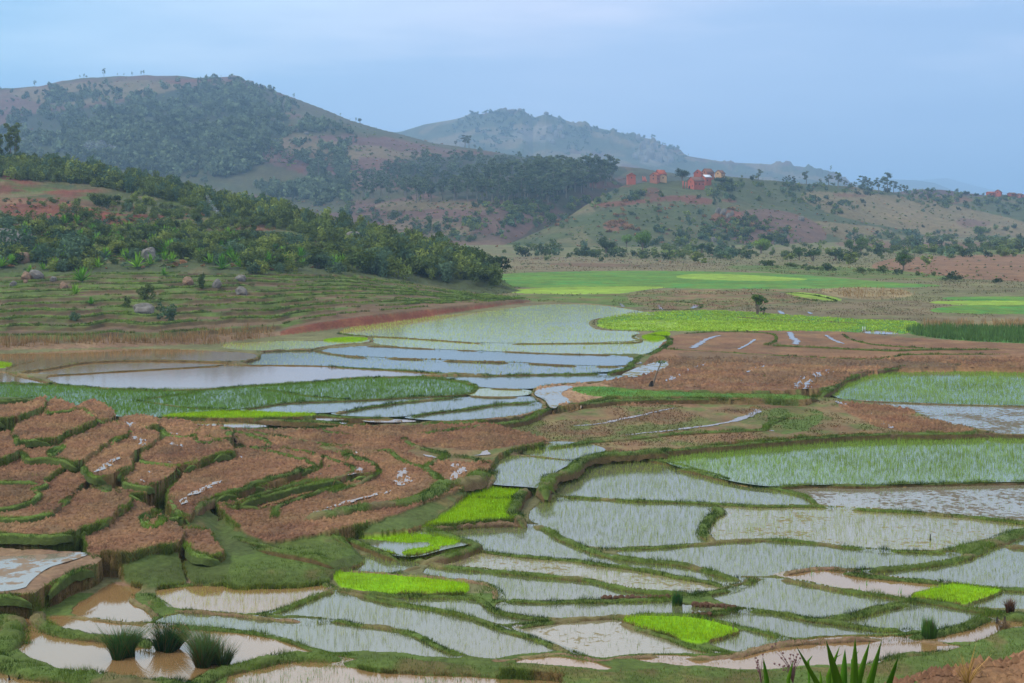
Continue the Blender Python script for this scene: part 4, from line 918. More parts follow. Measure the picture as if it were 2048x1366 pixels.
# grass hanging on the terrace walls
r_, c_ = np.nonzero(WALL[:-1, :-1])
ok = (ROW[r_] > 44) & (ROW[r_] < 120); r_, c_ = r_[ok], c_[ok]
hgt = np.maximum(np.abs(ZG[r_ + 1, c_] - ZG[r_, c_]), .08); wgt = hgt / hgt.sum(); N = 300000
i = rng.choice(len(r_), N, p=wgt); r_, c_ = r_[i], c_[i]; a = rng.random(N)[:, None]; b = rng.random(N)[:, None]
q = (V[r_, c_] * (1 - a) + V[r_ + 1, c_] * a) * (1 - b) + (V[r_, c_ + 1] * (1 - a) + V[r_ + 1, c_ + 1] * a) * b
m_ = sstep(.4, .62, fbm(q[:, 0] * .6, q[:, 1] * .6, 211, 3))
keep = rng.random(N) < (1 - .8 * m_) ; q = q[keep]; m_ = m_[keep][:, None]; a = a[keep]
q[:, 1] -= .03
col = np.array(srgb(98, 116, 50)) * (1 - m_) + np.array(srgb(122, 104, 62)) * m_; col = col * (.8 + .4 * a)
stuff(blades(q, .15, .022, 1.0, col, 'grass'), 'rough grass hanging on the faces of the earth terraces', 'grass')
# clods of turned earth
N = 400000
px = rng.random(N) * 2140 - 45; Y = np.sqrt(44 ** 2 + rng.random(N) * (150 ** 2 - 44 ** 2)); r_ = np.searchsorted(ROW, Y) - 1; c_ = np.searchsorted(COLS, px) - 1
ci = CI[r_, c_]; soilid = [CN.index(k) for k in ('soil', 'dark', 'wet')]
keep = np.isin(ci, soilid) & ~WALL[r_, c_] & (PX[r_, c_] < 2140) & (rng.random(N) < np.where(ci == soilid[0], 1, .6) * np.where(Y > 115, .25, 1))
r_, c_, px, Y = r_[keep], c_[keep], px[keep], Y[keep]; X = (px - CX) / F * Y; Z = ZG[r_, c_]
hp_ = rng.random(9000) * 500 + 1640; hy = 26 + rng.random(9000) * 7; hr = np.searchsorted(ROW, hy) - 1; hc = np.minimum(np.searchsorted(COLS, hp_) - 1, NX - 1)
kk = mH[hr, hc]; X = np.r_[X, ((hp_ - CX) / F * hy)[kk]]; Y = np.r_[Y, hy[kk]]; Z = np.r_[Z, ZG[hr, hc][kk]]; r_ = np.r_[r_, hr[kk]]; c_ = np.r_[c_, hc[kk]]
cl = fbm(X / 1.2, Y / 1.2, 220, 2); k2 = rng.random(len(X)) < (.25 + cl); X, Y, Z, r_, c_ = X[k2], Y[k2], Z[k2], r_[k2], c_[k2]
n = len(X); S = (.035 + .10 * rng.random(n) ** 2.5) * np.maximum(1, Y / 75)
oc = np.array([(1, 0, 0), (-1, 0, 0), (0, 1, 0), (0, -1, 0), (0, 0, 1), (0, 0, -1)], float); of = np.array([(0, 2, 4), (2, 1, 4), (1, 3, 4), (3, 0, 4)])
v = oc[None] * (S[:, None, None] * (.6 + .8 * rng.random((n, 6, 1)))); th = rng.random(n) * 6.28
ct, st_ = np.cos(th)[:, None], np.sin(th)[:, None]; vx = v[..., 0] * ct - v[..., 1] * st_; vy = v[..., 0] * st_ + v[..., 1] * ct
v = np.stack([vx + X[:, None], vy + Y[:, None], v[..., 2] + Z[:, None] + .01], -1).reshape(-1, 3)
f = (of[None] + (np.arange(n) * 6)[:, None, None]).reshape(-1, 3)
cc = Cg[r_, c_] * (.8 + .5 * rng.random((n, 1)))
stuff(mesh_np('soil_clods', v, f, np.repeat(cc, 6, 0), M_EARTH), 'clods of turned reddish brown earth lying on the ploughed plots', 'soil')

P = []
for poly, z, dn in (('G -100,850 0,820 400,815 1100,795 1300,760 1600,752 1620,800 1280,850 700,850 400,850 -100,880', None, 9000), ('Z 1640,582 1700,574 1800,578 1830,590 1700,598', 1.0, 1600), ('Z 1850,645 2100,642 2100,656 1840,655', 1.0, 1600)):
    p = pts(poly); q = p.min(0) + rng.random((dn, 2)) * np.ptp(p, 0); q = q[inpoly(q[:, 0], q[:, 1], p)]; q = q[fbm(q[:, 0] / 12, q[:, 1] / 5, 300, 3) > .42]
    for a, b in q:
        v_ = pick(a, b)
        if v_: P.append(v_)
P = np.array(P)
stuff(blades(P, .75, .07, .3, np.array(srgb(150, 118, 82)), 'dry_stalks'), 'tan dry stalks standing in strips at the foot of the terraces and out on the plain', 'stalks')
# rough pasture and stubble of the plain
N = 90000; px = rng.random(N) * 1200 + 900; Y = 1 / (1 / 95 + rng.random(N) * (1 / 560 - 1 / 95)); r_ = np.searchsorted(ROW, Y) - 1; c_ = np.searchsorted(COLS, px) - 1; ci = CI[r_, c_]
k_ = np.isin(ci, [CN.index(c) for c in ('stub', 'olive', 'grass', 'pink', 'dry')]) & (fbm((px - CX) / F * Y / 5, Y / 8, 240, 3) > .44); r_, c_, px, Y = r_[k_], c_[k_], px[k_], Y[k_]
stuff(blades(np.column_stack([(px - CX) / F * Y, Y, ZG[r_, c_] - .01]), .04 + .0007 * Y, .02 + .0006 * Y, 1.4, Cg[r_, c_] * (.55 + .8 * rng.random((len(Y), 1))), 'pasture'), 'rough pasture and stubble tufts over the open plain', 'grass')
# rough grass on the rims of the hillside terraces
tt = TERR & (YY < 270) & (PX > -80) & (PX < 1062) & (QT > .7) & ((qf > .85) | (qf < .05))
r_, c_ = np.nonzero(tt); i = rng.choice(len(r_), 42000); r_, c_ = r_[i], c_[i]
P = V[r_, c_] + np.column_stack([(rng.random(len(i)) - .5) * .15, (rng.random(len(i)) - .5) * .6, np.zeros(len(i)) - .03])
k_ = fbm(P[:, 0] / 4, P[:, 1] / 4, 230, 3); P = P[k_ > .42]; k_ = sstep(.42, .6, k_[k_ > .42])[:, None]
stuff(blades(P, .30, .09, 1.2, np.array(srgb(112, 130, 54)) * k_ + np.array(srgb(88, 92, 52)) * (1 - k_), 'grass'), 'rough grass along the rims of the long hillside terraces', 'grass')
# puddles left in the furrows: width in metres, line
PUD = [(.5, 'I 1110,395 1125,425 1150,450 1150,468'), (.5, 'I 540,490 600,450 630,430 700,415'), (.25, 'I 810,495 870,465 910,435'), (.35, 'I 1320,410 1360,440 1430,462'),
       (.5, 'I 510,622 570,595 635,570'), (.55, 'I 385,683 430,660 475,635'), (.5, 'I 790,685 830,648'), (.35, 'I 850,632 900,612 960,592'), (.8, 'I 1175,738 1190,690 1230,655 1290,635 1360,615'),
       (.22, 'I 40,918 150,900 250,880 380,850 485,828'), (.25, 'I 150,1000 280,985 450,965'), (.4, 'I 450,965 700,935 800,910 890,880 925,855 900,830'), (.4, 'I 1540,845 1600,890 1680,940 1705,960'),
       (.5, 'I 220,565 220,585'), (.5, 'I 1050,270 1070,288'), (.4, 'I 345,235 365,262'), (.6, 'I 545,255 565,235'), (.4, 'I 120,225 135,245'), (.4, 'I 1215,275 1235,288'), (.5, 'I 980,970 1020,975'), (.4, 'I 1380,800 1440,822'),
       (.3, 'A 550,720 600,700 650,660 720,625'), (.4, 'A 700,420 770,440 780,465'), (.4, 'A 780,510 830,535 840,560'), (.4, 'A 1000,490 1050,505'), (.35, 'A 1000,540 1070,570'), (.3, 'A 970,660 1000,662'),
       (.35, 'A 1060,910 1090,870'), (.35, 'A 1100,860 1190,820 1230,790 1300,770'), (.5, 'A 1820,970 1870,950 1940,938'), (.3, 'A 1500,930 1560,910 1700,870 1850,820 2000,785'), (.25, 'A 1830,748 1880,730'), (.25, 'A 940,460 960,470'),
       (.5, 'B 900,375 940,400 915,440 880,490 850,482'), (.55, 'B 620,405 600,430 610,465 590,505'), (.45, 'B 310,392 370,430'), (.4, 'B 270,480 310,462 350,452'), (.3, 'B 325,308 370,325'), (.3, 'B 720,325 800,345'),
       (.35, 'B 90,668 150,650 185,645'), (.3, 'B 150,640 300,590 480,555 540,530'), (.4, 'B 1020,330 1080,325 1095,300'), (.2, 'B 1570,78 1650,50 1740,35'), (.25, 'B 1600,155 1750,145 1900,110 2048,85'), (.3, 'B 375,172 395,174'),
       (.25, 'A 820,765 850,780'), (.2, 'A 870,715 890,725'), (.2, 'A 1210,520 1250,528'), (.25, 'A 1395,625 1430,640'), (.5, 'K 670,300 690,310'), (.6, 'K 110,1070 130,1060')]
for w, s_ in PUD:
    q = chaikin(pts(s_), False, 1); P = [pick(a, b) for a, b in q]; P = [a for a in P if a]
    if len(P) < 2: continue
    p = np.array([[a.x, a.y] for a in P]); p = resample(p, .25); z0 = np.median([a.z for a in P])
    t = np.gradient(p, axis=0); t /= np.maximum(np.hypot(t[:, 0], t[:, 1]), 1e-6)[:, None]; n = np.column_stack([-t[:, 1], t[:, 0]])
    e = np.minimum(np.arange(len(p)), np.arange(len(p))[::-1]); tap = np.clip((e + .4) / 3, 0, 1)
    wl = w * tap * (.15 + 1.1 * vnoise(p[:, 0] * 2.1, p[:, 1] * 2.1, 5)); wr = w * tap * (.15 + 1.1 * vnoise(p[:, 0] * 2.3, p[:, 1] * 2.3, 6))
    zc = gz(p[:, 0], p[:, 1]) + (.05 if p[:, 1].mean() < 95 else .03); zc = np.full(len(p), np.median(zc)) if np.ptp(zc) < .15 else zc
    a_ = p + n * wl[:, None]; b_ = p - n * wr[:, None]
    v = np.stack([np.column_stack([a_, zc]), np.column_stack([b_, zc])], 1).reshape(-1, 3); i = np.arange(len(p) - 1)[:, None] * 2
    struct(mesh_np('puddle', v, (i + np.array([[0, 1, 3, 2]])), None, M_WATER['w']))
#@@GROW

# ------------------------------------------------------------------ plants
def leafmass(blobs, n, size, seed, flat=.0, hollow=.55, stretch=1.0):
    """leaf-sized faces through a crown's volume; blobs (x,y,z,rx,ry,rz)"""
    g = np.random.default_rng(seed); B = np.array(blobs, float); vol = (B[:, 3] * B[:, 4] * B[:, 5]) ** (2 / 3); bi = g.choice(len(B), n, p=vol / vol.sum())
    d = g.normal(size=(n, 3)); d /= np.linalg.norm(d, axis=1)[:, None]; r = (hollow + (1 - hollow) * g.random(n)) * (1 + .18 * (fbm(d[:, 0] * 3 + bi, d[:, 1] * 3 + d[:, 2] * 2, seed, 2) - .5) * 4)
    c = B[bi, :3] + d * r[:, None] * B[bi, 3:]
    a = g.normal(size=(n, 3)); a /= np.linalg.norm(a, axis=1)[:, None]; a[:, 2] *= stretch
    b = np.cross(a, g.normal(size=(n, 3))); b /= np.linalg.norm(b, axis=1)[:, None]
    s = size * (.6 + .8 * g.random(n))[:, None]
    v = np.stack([c - a * s, c + b * s * .6, c + a * s, c - b * s * .6], 1).reshape(-1, 3)
    f = np.arange(4 * n).reshape(-1, 4)
    tone = .62 + .5 * g.random(len(B))[bi] * .5 + .35 * g.random(n)
    return v, f, np.repeat(tone, 4)
def tubes(paths, k=6):
    vs = []; fs = []; o = 0
    for P in paths:
        P = np.array(P, float); ang = np.arange(k) * 2 * np.pi / k
        for j, q in enumerate(P):
            vs.append(np.column_stack([q[0] + np.cos(ang) * q[3], q[1] + np.sin(ang) * q[3], np.full(k, q[2])]))
        for j in range(len(P) - 1):
            for i in range(k): fs.append((o + j * k + i, o + j * k + (i + 1) % k, o + (j + 1) * k + (i + 1) % k, o + (j + 1) * k + i))
        o += len(P) * k
    return np.vstack(vs), np.array(fs)
M_BARK = mat_plain('bark', srgb(110, 96, 82), .95, 3, .3); M_PALEBARK = mat_plain('pale_bark', srgb(112, 106, 94), .9, 3, .3)
LEAFCOL = {'bush': srgb(90, 104, 56), 'blue': srgb(90, 112, 84), 'lightb': srgb(118, 130, 64), 'euc': srgb(92, 106, 78), 'mango': srgb(84, 106, 50), 'dark': srgb(66, 80, 52), 'brown': srgb(150, 112, 80), 'pale': srgb(110, 140, 84), 'bright': srgb(108, 134, 54)}
def make_bush(seed, col, h=1.0, w=.62, n=520, size=.055, blobs=7, upright=False):
    g = random.Random(seed); B = []
    for i in range(blobs):
        a = g.random() * 6.28; r = g.random() ** .5 * w * .6; z = h * (.25 + .5 * g.random()) if not upright else h * (.2 + .65 * i / blobs)
        rr = w * (.30 + .25 * g.random()) * (1 - .35 * (z / h if upright else 0)); B.append((r * math.cos(a), r * math.sin(a), z, rr, rr, rr * (.8 if not upright else 1.1)))
    v, f, t = leafmass(B, n, size, seed, stretch=1.3 if upright else 1)
    return v, f, np.array(LEAFCOL[col])[None] * t[:, None]
def make_tree(seed, col, kind, n=900, size=.04):
    """unit-height tree -> crown (v,f,c), trunk (v,f)"""
    g = random.Random(seed); B = []; T = []
    if kind == 'euc':
        lean = g.uniform(-.06, .06); T.append([(lean * z, lean * .5 * z, z, .018 * (1.15 - z)) for z in (-.06, .2, .45, .7, .93)])
        for i in range(9):
            z = .42 + .55 * (i + g.random()) / 9.5; a = g.random() * 6.28; r = .13 * (1.15 - abs(z - .68) * 1.6) * (.5 + g.random())
            B.append((lean * z + r * math.cos(a), r * math.sin(a), z, .085, .085, .07)); T.append([(lean * z, 0, z - .12, .007), (lean * z + r * math.cos(a) * .8, r * math.sin(a) * .8, z, .003)])
    elif kind == 'column':
        for cx_, hh_ in ((-.10, .97), (.09, 1.0)):
            T.append([(0, 0, -.05, .018), (cx_ * .6, 0, .3, .014), (cx_, 0, .9 * hh_, .005)])
            for i in range(11):
                z = hh_ * (.34 + .62 * (i + g.random() * .7) / 11); a = g.random() * 6.28; rr = .10 * (1.12 - abs(z - .7) * 1.1); B.append((cx_ + .05 * math.cos(a), .05 * math.sin(a), z, rr * g.uniform(.6, 1), rr, .055))
    elif kind == 'mango':
        T.append([(0, 0, -.05, .05), (0, .0, .2, .04), (0, 0, .4, .03)])
        for i in range(16):
            a = g.random() * 6.28; r = .36 * g.random() ** .6; z = .62 + g.uniform(-.24, .2) * (1 - r); rr = .16 + .06 * g.random(); B.append((r * math.cos(a), r * math.sin(a), z, rr, rr, rr * .85))
            if i < 7: T.append([(0, 0, .25, .02), (r * .5 * math.cos(a), r * .5 * math.sin(a), z * .75, .014), (r * .9 * math.cos(a), r * .9 * math.sin(a), z, .006)])
    elif kind == 'open':
        for i in range(8):
            a = g.random() * 6.28; r = .38 * (.3 + .7 * g.random()); z = .55 + .4 * g.random(); T.append([(0, 0, -.05, .025), (r * .3 * math.cos(a), r * .3 * math.sin(a), .3, .018), (r * .7 * math.cos(a), r * .7 * math.sin(a), z * .8, .010), (r * math.cos(a), r * math.sin(a), z, .004)])
            rr = .08 + .07 * g.random(); B.append((r * math.cos(a), r * math.sin(a), z, rr, rr, rr * .7))
    v, f, t = leafmass(B, n, size, seed, hollow=.35)
    tv, tf = tubes(T)
    return (v, f, np.array(LEAFCOL[col])[None] * t[:, None]), (tv, tf)
def sisal(seed, n=34, col=srgb(108, 154, 46)):
    g = np.random.default_rng(seed); vs = []; fs = []; cs = []
    for i in range(n):
        a = g.random() * 6.28; el = R(g.uniform(12, 85)); L = .8 + .35 * g.random(); w = .055; d = np.array([math.cos(a), math.sin(a)]); s_ = np.array([-d[1], d[0]])
        rows_ = []
        for t in (0, .35, .7, 1.0):
            rr = L * t * math.cos(el); z = L * t * math.sin(el) - .25 * t * t * math.cos(el) + .12; ww = w * (.7, 1, .75, .04)[int(round(t * 2.9))]
            rows_ += [[*(d * rr + s_ * ww), z], [*(d * rr), z - ww * .5], [*(d * rr - s_ * ww), z]]
        o = len(vs); vs += rows_
        for j in range(3):
            for q in range(2): b = o + j * 3 + q; fs.append((b, b + 1, b + 4, b + 3))
        cs += [np.array(col) * g.uniform(.6, 1.25)] * 12
    return np.array(vs), np.array(fs), np.array(cs)
def proto(name, vfc, mat=M_LEAF): 
    o = mesh_np(name, vfc[0], vfc[1], vfc[2] if len(vfc) > 2 else None, mat, link=False); return o.data
P_BUSH = [proto('shrub', make_bush(i, c, n=nn, upright=u)) for i, (c, nn, u) in enumerate([('bush', 620, 0), ('bush', 620, 0), ('lightb', 560, 0), ('blue', 600, 1), ('bush', 600, 1), ('lightb', 560, 1), ('dark', 620, 0)])]
P_BROWN = proto('shrub', make_bush(40, 'brown', n=420))
P_SIS = [proto('rosette_plant', sisal(i)) for i in range(4)]
def tp(seed, col, kind, n, size):
    c, t = make_tree(seed, col, kind, n, size); return proto('crown', c), proto('trunk', t, M_PALEBARK if kind == 'euc' else M_BARK)
P_EUC = [tp(60 + i, 'euc', 'euc', 520, .030) for i in range(5)]
P_MAN = [tp(80 + i, c, 'mango', 2200, .028) for i, c in enumerate(('mango', 'mango', 'bright', 'dark'))]
P_OPEN = [tp(90 + i, 'mango', 'open', 1500, .045) for i in range(2)]
P_CON = [tp(95, 'dark', 'mango', 700, .05)]
def put_mesh(name, data, loc, s, label, cat, group=None, sx=1.0):
    o = bpy.data.objects.new(name, data); COL.objects.link(o); o.location = loc
    o.scale = (s * sx, s * sx, s); o.rotation_euler.z = rnd.random() * 6.28; return tag(o, label, cat, group)
def put_tree(name, pr, loc, s, label, cat='tree', group=None, sx=1.0, rz=None):
    e = bpy.data.objects.new(name, None); COL.objects.link(e); e.location = loc; e.empty_display_size = .5
    e.scale = (s * sx, s * sx, s); e.rotation_euler.z = rnd.random() * 6.28 if rz is None else rz; tag(e, label, cat, group)
    for nm, d in zip(('crown', 'trunk'), pr):
        c = bpy.data.objects.new(nm, d); COL.objects.link(c); c.parent = e
    return e
def at(px, py, dh=0):
    p = pick(px, py)
    if p is None: return None
    return Vector((p.x, p.y, p.z - dh))
ORD = 'first second third fourth fifth sixth seventh eighth ninth tenth eleventh twelfth thirteenth fourteenth fifteenth sixteenth seventeenth eighteenth nineteenth twentieth twenty-first twenty-second twenty-third twenty-fourth twenty-fifth twenty-sixth'.split()
def metres(p, pix): return pix * p.y / F
def rand_in(poly, n):
    p = pts(poly); x0, y0 = p.min(0); x1, y1 = p.max(0); o = []
    while len(o) < n:
        x, y = rnd.uniform(x0, x1), rnd.uniform(y0, y1)
        if inpoly(np.array([x]), np.array([y]), p)[0]: o.append((x, y))
    return o
def fuzzy(poly, n, j=14, thr=.42, s=22.0):
    o = []
    for x, y in rand_in(poly, n * 2):
        x += rnd.gauss(0, j); y += rnd.gauss(0, j * .5)
        if 1240 < x < 1432 and 335 < y < 388 or 500 < x < 612 and 334 < y < 372: continue
        if float(fbm(np.array([x / s]), np.array([y / s * 1.8]), 77, 3)[0]) > thr: o.append((x, y))
        if len(o) >= n: break
    return o
def bake(name, items, label, cat):
    """many small plants as one mass: items (mesh data, loc, scale, widen)"""
    cache = {}; vs = []; fs = []; cs = []; o = 0
    for d, loc, s, sx in items:
        if d.name not in cache:
            a = np.empty(len(d.vertices) * 3, np.float32); d.vertices.foreach_get('co', a); q = np.empty(len(d.loops), np.int32); d.loops.foreach_get('vertex_index', q)
            c = np.empty(len(d.vertices) * 4, np.float32); d.color_attributes['Col'].data.foreach_get('color', c); cache[d.name] = (a.reshape(-1, 3), q.reshape(-1, 4), c.reshape(-1, 4)[:, :3])
        a, q, c = cache[d.name]; th = rnd.random() * 6.28; ct, s_ = math.cos(th), math.sin(th)
        v = np.column_stack([(a[:, 0] * ct - a[:, 1] * s_) * s * sx + loc.x, (a[:, 0] * s_ + a[:, 1] * ct) * s * sx + loc.y, a[:, 2] * s + loc.z])
        vs.append(v); fs.append(q + o); cs.append(c * rnd.uniform(.7, 1.25)); o += len(v)
    return stuff(mesh_np(name, np.vstack(vs), np.vstack(fs), np.vstack(cs), M_LEAF), label, cat)

# near hillside
P_FAR = [proto('shrub', make_bush(100 + i, c, n=150, size=.10, upright=u, blobs=5)) for i, (c, u) in enumerate([('bush', 0), ('bush', 1), ('lightb', 1), ('blue', 1), ('dark', 1)])]
P_MID = [proto('shrub', make_bush(120 + i, c, n=320, size=.065, upright=u, blobs=6)) for i, (c, u) in enumerate([('bush', 0), ('bush', 1), ('lightb', 1), ('blue', 1), ('bush', 1)])]
items = []
for x, y in rand_in('Z -60,316 0,320 200,346 400,390 600,436 800,486 900,510 985,548 985,560 900,560 760,530 700,508 600,470 450,432 300,392 150,368 0,358 -60,352', 1250):
    p = at(x, y, .2)
    if p and p.y < 600: items.append((rnd.choice(P_MID), p, rnd.uniform(1.8, 3.6) + 2.4 * rnd.random() ** 4, rnd.uniform(.7, 1.3)))
for x, y in rand_in('Z 0,400 300,410 500,440 740,520 700,545 400,500 200,440', 130):
    p = at(x, y, .2)
    if p and p.y < 600: items.append((rnd.choice(P_MID), p, rnd.uniform(1.0, 2.2), 1.3))
for x, y in rand_in('Z -20,440 120,432 260,450 430,440 560,470 740,520 740,550 500,547 350,530 120,545 60,540 -20,535', 210):
    p = at(x, y, .2)
    if p and p.y < 600: items.append((rnd.choice(P_MID), p, rnd.uniform(1.2, 2.9), 1.3))
bake('thicket', items, 'thicket of young trees covering the top of the near hillside', 'thicket')
for x, y in rand_in('Z 180,405 330,398 560,450 680,505 560,500 400,455 200,425', 60) + rand_in('Z 300,455 560,480 700,525 560,520 400,490', 30):
    p = at(x, y, .2)
    if p and p.y < 600: put_mesh('shrub', rnd.choice(P_BUSH), p, rnd.uniform(1.8, 3.6), 'leafy shrub scattered below the crest thicket of the near hillside', 'shrub', 'shrubs below the crest of the near hillside', rnd.uniform(.8, 1.2))
for x, y in rand_in('Z 0,330 200,352 400,396 600,440 800,488 960,535', 60):
    p = at(x, y, .2)
    if p and p.y < 600: put_mesh('shrub', P_BUSH[rnd.choice((3, 4, 5))], p, rnd.uniform(3.8, 6.0), 'tall young tree rising over the crest thicket of the near hillside', 'young tree', 'young trees over the crest thicket', rnd.uniform(.55, .8))
for x, y in rand_in('Z 730,505 850,495 950,520 1000,552 985,575 900,568 800,558 720,548', 95):
    p = at(x, y, .2)
    if p and p.y < 500: put_mesh('shrub', rnd.choice(P_BUSH), p, rnd.uniform(3.2, 5.2), 'leafy shrub in the dark dense clump at the toe of the near hillside', 'shrub', 'shrubs at the toe of the near hillside', rnd.uniform(.8, 1.2))
for x, y in rand_in('Z -20,455 100,440 250,455 420,470 560,490 740,530 740,548 500,545 350,520 250,515 120,520 60,535 0,530', 125):
    p = at(x, y, .2)
    if p and p.y < 500: put_mesh('shrub', rnd.choice(P_BUSH), p, rnd.uniform(1.8, 4.0), 'leafy shrub among rosette plants on the middle of the near hillside', 'shrub', 'shrubs on the middle of the near hillside', rnd.uniform(.9, 1.4))
for x, y, hp, lab in ((405, 580, 34, 'narrow upright shrub on the terraces beside two boulders'), (290, 600, 36, 'tall pale shrub behind the grey boulder on the terraces'), (250, 615, 26, 'shrub left of the grey boulder on the terraces'),
                      (332, 642, 38, 'bluish shrub right of the grey boulder on the terraces'), (150, 645, 22, 'low round bluish shrub alone on the lower terraces'), (183, 452, 34, 'upright tree standing against the bare red soil'),
                      (90, 458, 34, 'upright shrub at the left end of the bare red soil'), (145, 530, 62, 'large bluish bushy tree above the striped boulder'), (27, 515, 70, 'feathery tree in front of the large granite boulder')):
    p = at(x, y, .1)
    if p: put_mesh('shrub', P_BUSH[3 if 'bluish' in lab or 'feathery' in lab else 4], p, metres(p, hp), lab, 'shrub', sx=.75 if 'narrow' in lab or 'upright' in lab else 1.1)
for x, y, hp in [(50, 470, 26), (22, 530, 24), (75, 512, 26), (110, 543, 26), (163, 566, 38), (151, 590, 24), (196, 535, 22), (129, 452, 20), (155, 452, 24), (187, 468, 24), (195, 484, 22), (227, 505, 22), (274, 538, 34), (228, 466, 22),
                 (328, 551, 18), (444, 540, 32), (335, 514, 40), (574, 528, 28), (492, 538, 18), (182, 610, 18), (86, 540, 18), (60, 545, 16), (300, 530, 22), (420, 530, 24)]:
    p = at(x, y, .1)
    if p: put_mesh('rosette_plant', rnd.choice(P_SIS), p, metres(p, hp) * .95, 'bright green sword-leaved rosette plant on the slope above the terraces', 'rosette plant', 'rosette plants on the near hillside', 1.0)
for x, y in rand_in('Z 150,455 330,462 430,520 330,532 200,520 140,490', 50) + rand_in('Z 0,470 130,450 150,520 60,540 0,540', 22) + rand_in('Z 430,460 560,500 560,540 440,540', 26) + rand_in('Z 560,500 720,530 720,545 560,540', 12):
    p = at(x, y, .1)
    if p: put_mesh('rosette_plant', rnd.choice(P_SIS), p, rnd.uniform(1.3, 2.6), 'bright green sword-leaved rosette plant on the slope above the terraces', 'rosette plant', 'rosette plants on the near hillside', 1.0)
for x, y, hp, lab in ((26, 328, 86, 'tall twin-topped tree on the skyline of the near hillside'), (-6, 326, 62, 'tree cut by the left edge of the photograph')):
    p = at(x, y, .2)
    if p: put_tree('tall_tree', tp(71 if x > 0 else 72, 'bush', 'column', 2200, .020), p, metres(p, hp), lab, sx=1.0, rz=0.0)

# boulders
import bmesh
M_ROCK = mat_plain('granite', srgb(112, 106, 100), .9, 1.2, .35, .8); M_ROCKT = mat_plain('tan_stone', srgb(132, 106, 86), .9, 1.5, .3, .8)
def boulder(px, py, wp, hp, label, mat=M_ROCK, group=None, depth=.8, tilt=0):
    p = at(px, py)
    if not p: return
    bm = bmesh.new(); bmesh.ops.create_icosphere(bm, subdivisions=3, radius=1); sd = rnd.random() * 99
    for v in bm.verts:
        c = np.array([v.co.x, v.co.y, v.co.z]); k = 1 + .55 * (float(fbm(np.array([c[0] * 1.3 + sd]), np.array([c[1] * 1.3 + c[2] * 1.7 + sd]), 3, 3)[0]) - .5) * 1.6
        v.co *= k; v.co.x = math.copysign(abs(v.co.x) ** .85, v.co.x); v.co.z = math.copysign(abs(v.co.z) ** .8, v.co.z)
    me = bpy.data.meshes.new('boulder'); bm.to_mesh(me); bm.free(); me.materials.append(mat)
    o = bpy.data.objects.new('boulder', me); COL.objects.link(o); w, h = metres(p, wp), metres(p, hp)
    o.location = p + Vector((0, 0, h * .3)); o.scale = (w / 2, w / 2 * depth, h * .65); o.rotation_euler = (0, tilt, rnd.uniform(-.3, .3)); tag(o, label, 'boulder', group)
boulder(12, 500, 84, 46, 'huge rounded grey granite boulder at the left edge'); boulder(57, 497, 14, 34, 'dark upright slab wedged beside the huge boulder', tilt=.2)
boulder(48, 527, 26, 22, 'tan boulder below the huge granite boulder', M_ROCKT); boulder(73, 558, 30, 18, 'striped white and pink boulder lying tilted on the slope', tilt=.5)
boulder(53, 560, 20, 14, 'tan slanting stone left of the striped boulder', M_ROCKT, tilt=.8); boulder(51, 566, 9, 7, 'small pale stone under the tan slanting stone', M_ROCKT)
boulder(26, 573, 11, 11, 'small grey stone lowest at the left', tilt=.5); boulder(107, 563, 12, 10, 'round grey stone right of the striped boulder'); boulder(127, 577, 16, 12, 'pinkish stone beside the large rosette plant', M_ROCKT, tilt=.4)
boulder(288, 630, 42, 26, 'grey and white boulder between shrubs on the terraces'); boulder(296, 522, 30, 26, 'grey rock among rosette plants up the slope'); boulder(376, 570, 22, 14, 'reddish stone left of the narrow shrub', M_ROCKT, tilt=.4)
boulder(433, 575, 18, 18, 'pale stone right of the narrow shrub', tilt=.6); boulder(481, 563, 22, 14, 'dark rock above the pale crag on the terraces'); boulder(482, 590, 24, 16, 'pale crag on the edge of the grassy terraces')
boulder(708, 492, 36, 30, 'large grey rock in the wood near the toe of the hillside'); boulder(634, 536, 12, 14, 'small pale upright rock at the foot of the shrubs'); boulder(590, 534, 10, 12, 'small grey rock under the shrubs')
for n_, (x, y, w, h) in enumerate(((1436, 428, 10, 12), (1446, 432, 10, 14), (1456, 436, 9, 10), (1462, 434, 8, 12))): boulder(x, y, w, h, ORD[n_] + ' slab from the left, pale and tilted, of the outcrop below the village', group='slabs of the outcrop below the village', tilt=.5)
boulder(1427, 484, 12, 9, 'white boulder at the foot of the far slope'); boulder(1603, 442, 12, 10, 'grey rock on the dry grass slope'); boulder(1498, 442, 12, 6, 'flat grey rock right of the outcrop')
for x, y, w, h in ((1285, 300, 14, 16), (1300, 318, 18, 22), (1318, 322, 16, 18), (1290, 325, 12, 14), (1340, 330, 14, 12), (1276, 285, 10, 14), (1308, 300, 12, 14), (1270, 318, 10, 12), (1330, 312, 10, 14), (1100, 265, 10, 12), (1112, 275, 10, 12), (1085, 280, 12, 10), (1120, 262, 12, 12), (1040, 268, 14, 8), (1105, 290, 10, 9), (1125, 282, 10, 9), (1282, 312, 9, 12), (1296, 292, 9, 11)):
    boulder(x, y, w, h, 'pale granite crag on the flank of the far rocky mountain', group='crags of the far rocky mountain', depth=.5)
for x, y, w, h in ((1022, 224, 14, 6), (1040, 221, 10, 6), (1092, 230, 10, 6), (545, 240, 14, 6), (530, 232, 10, 5), (590, 262, 12, 5), (470, 156, 22, 7), (500, 166, 16, 6), (525, 174, 14, 5), (405, 275, 8, 8), (612, 267, 10, 5)):
    boulder(x, y + 2, w, h, 'bare rock breaking the grass high on the far hills', group='rocks high on the far hills', depth=.6)

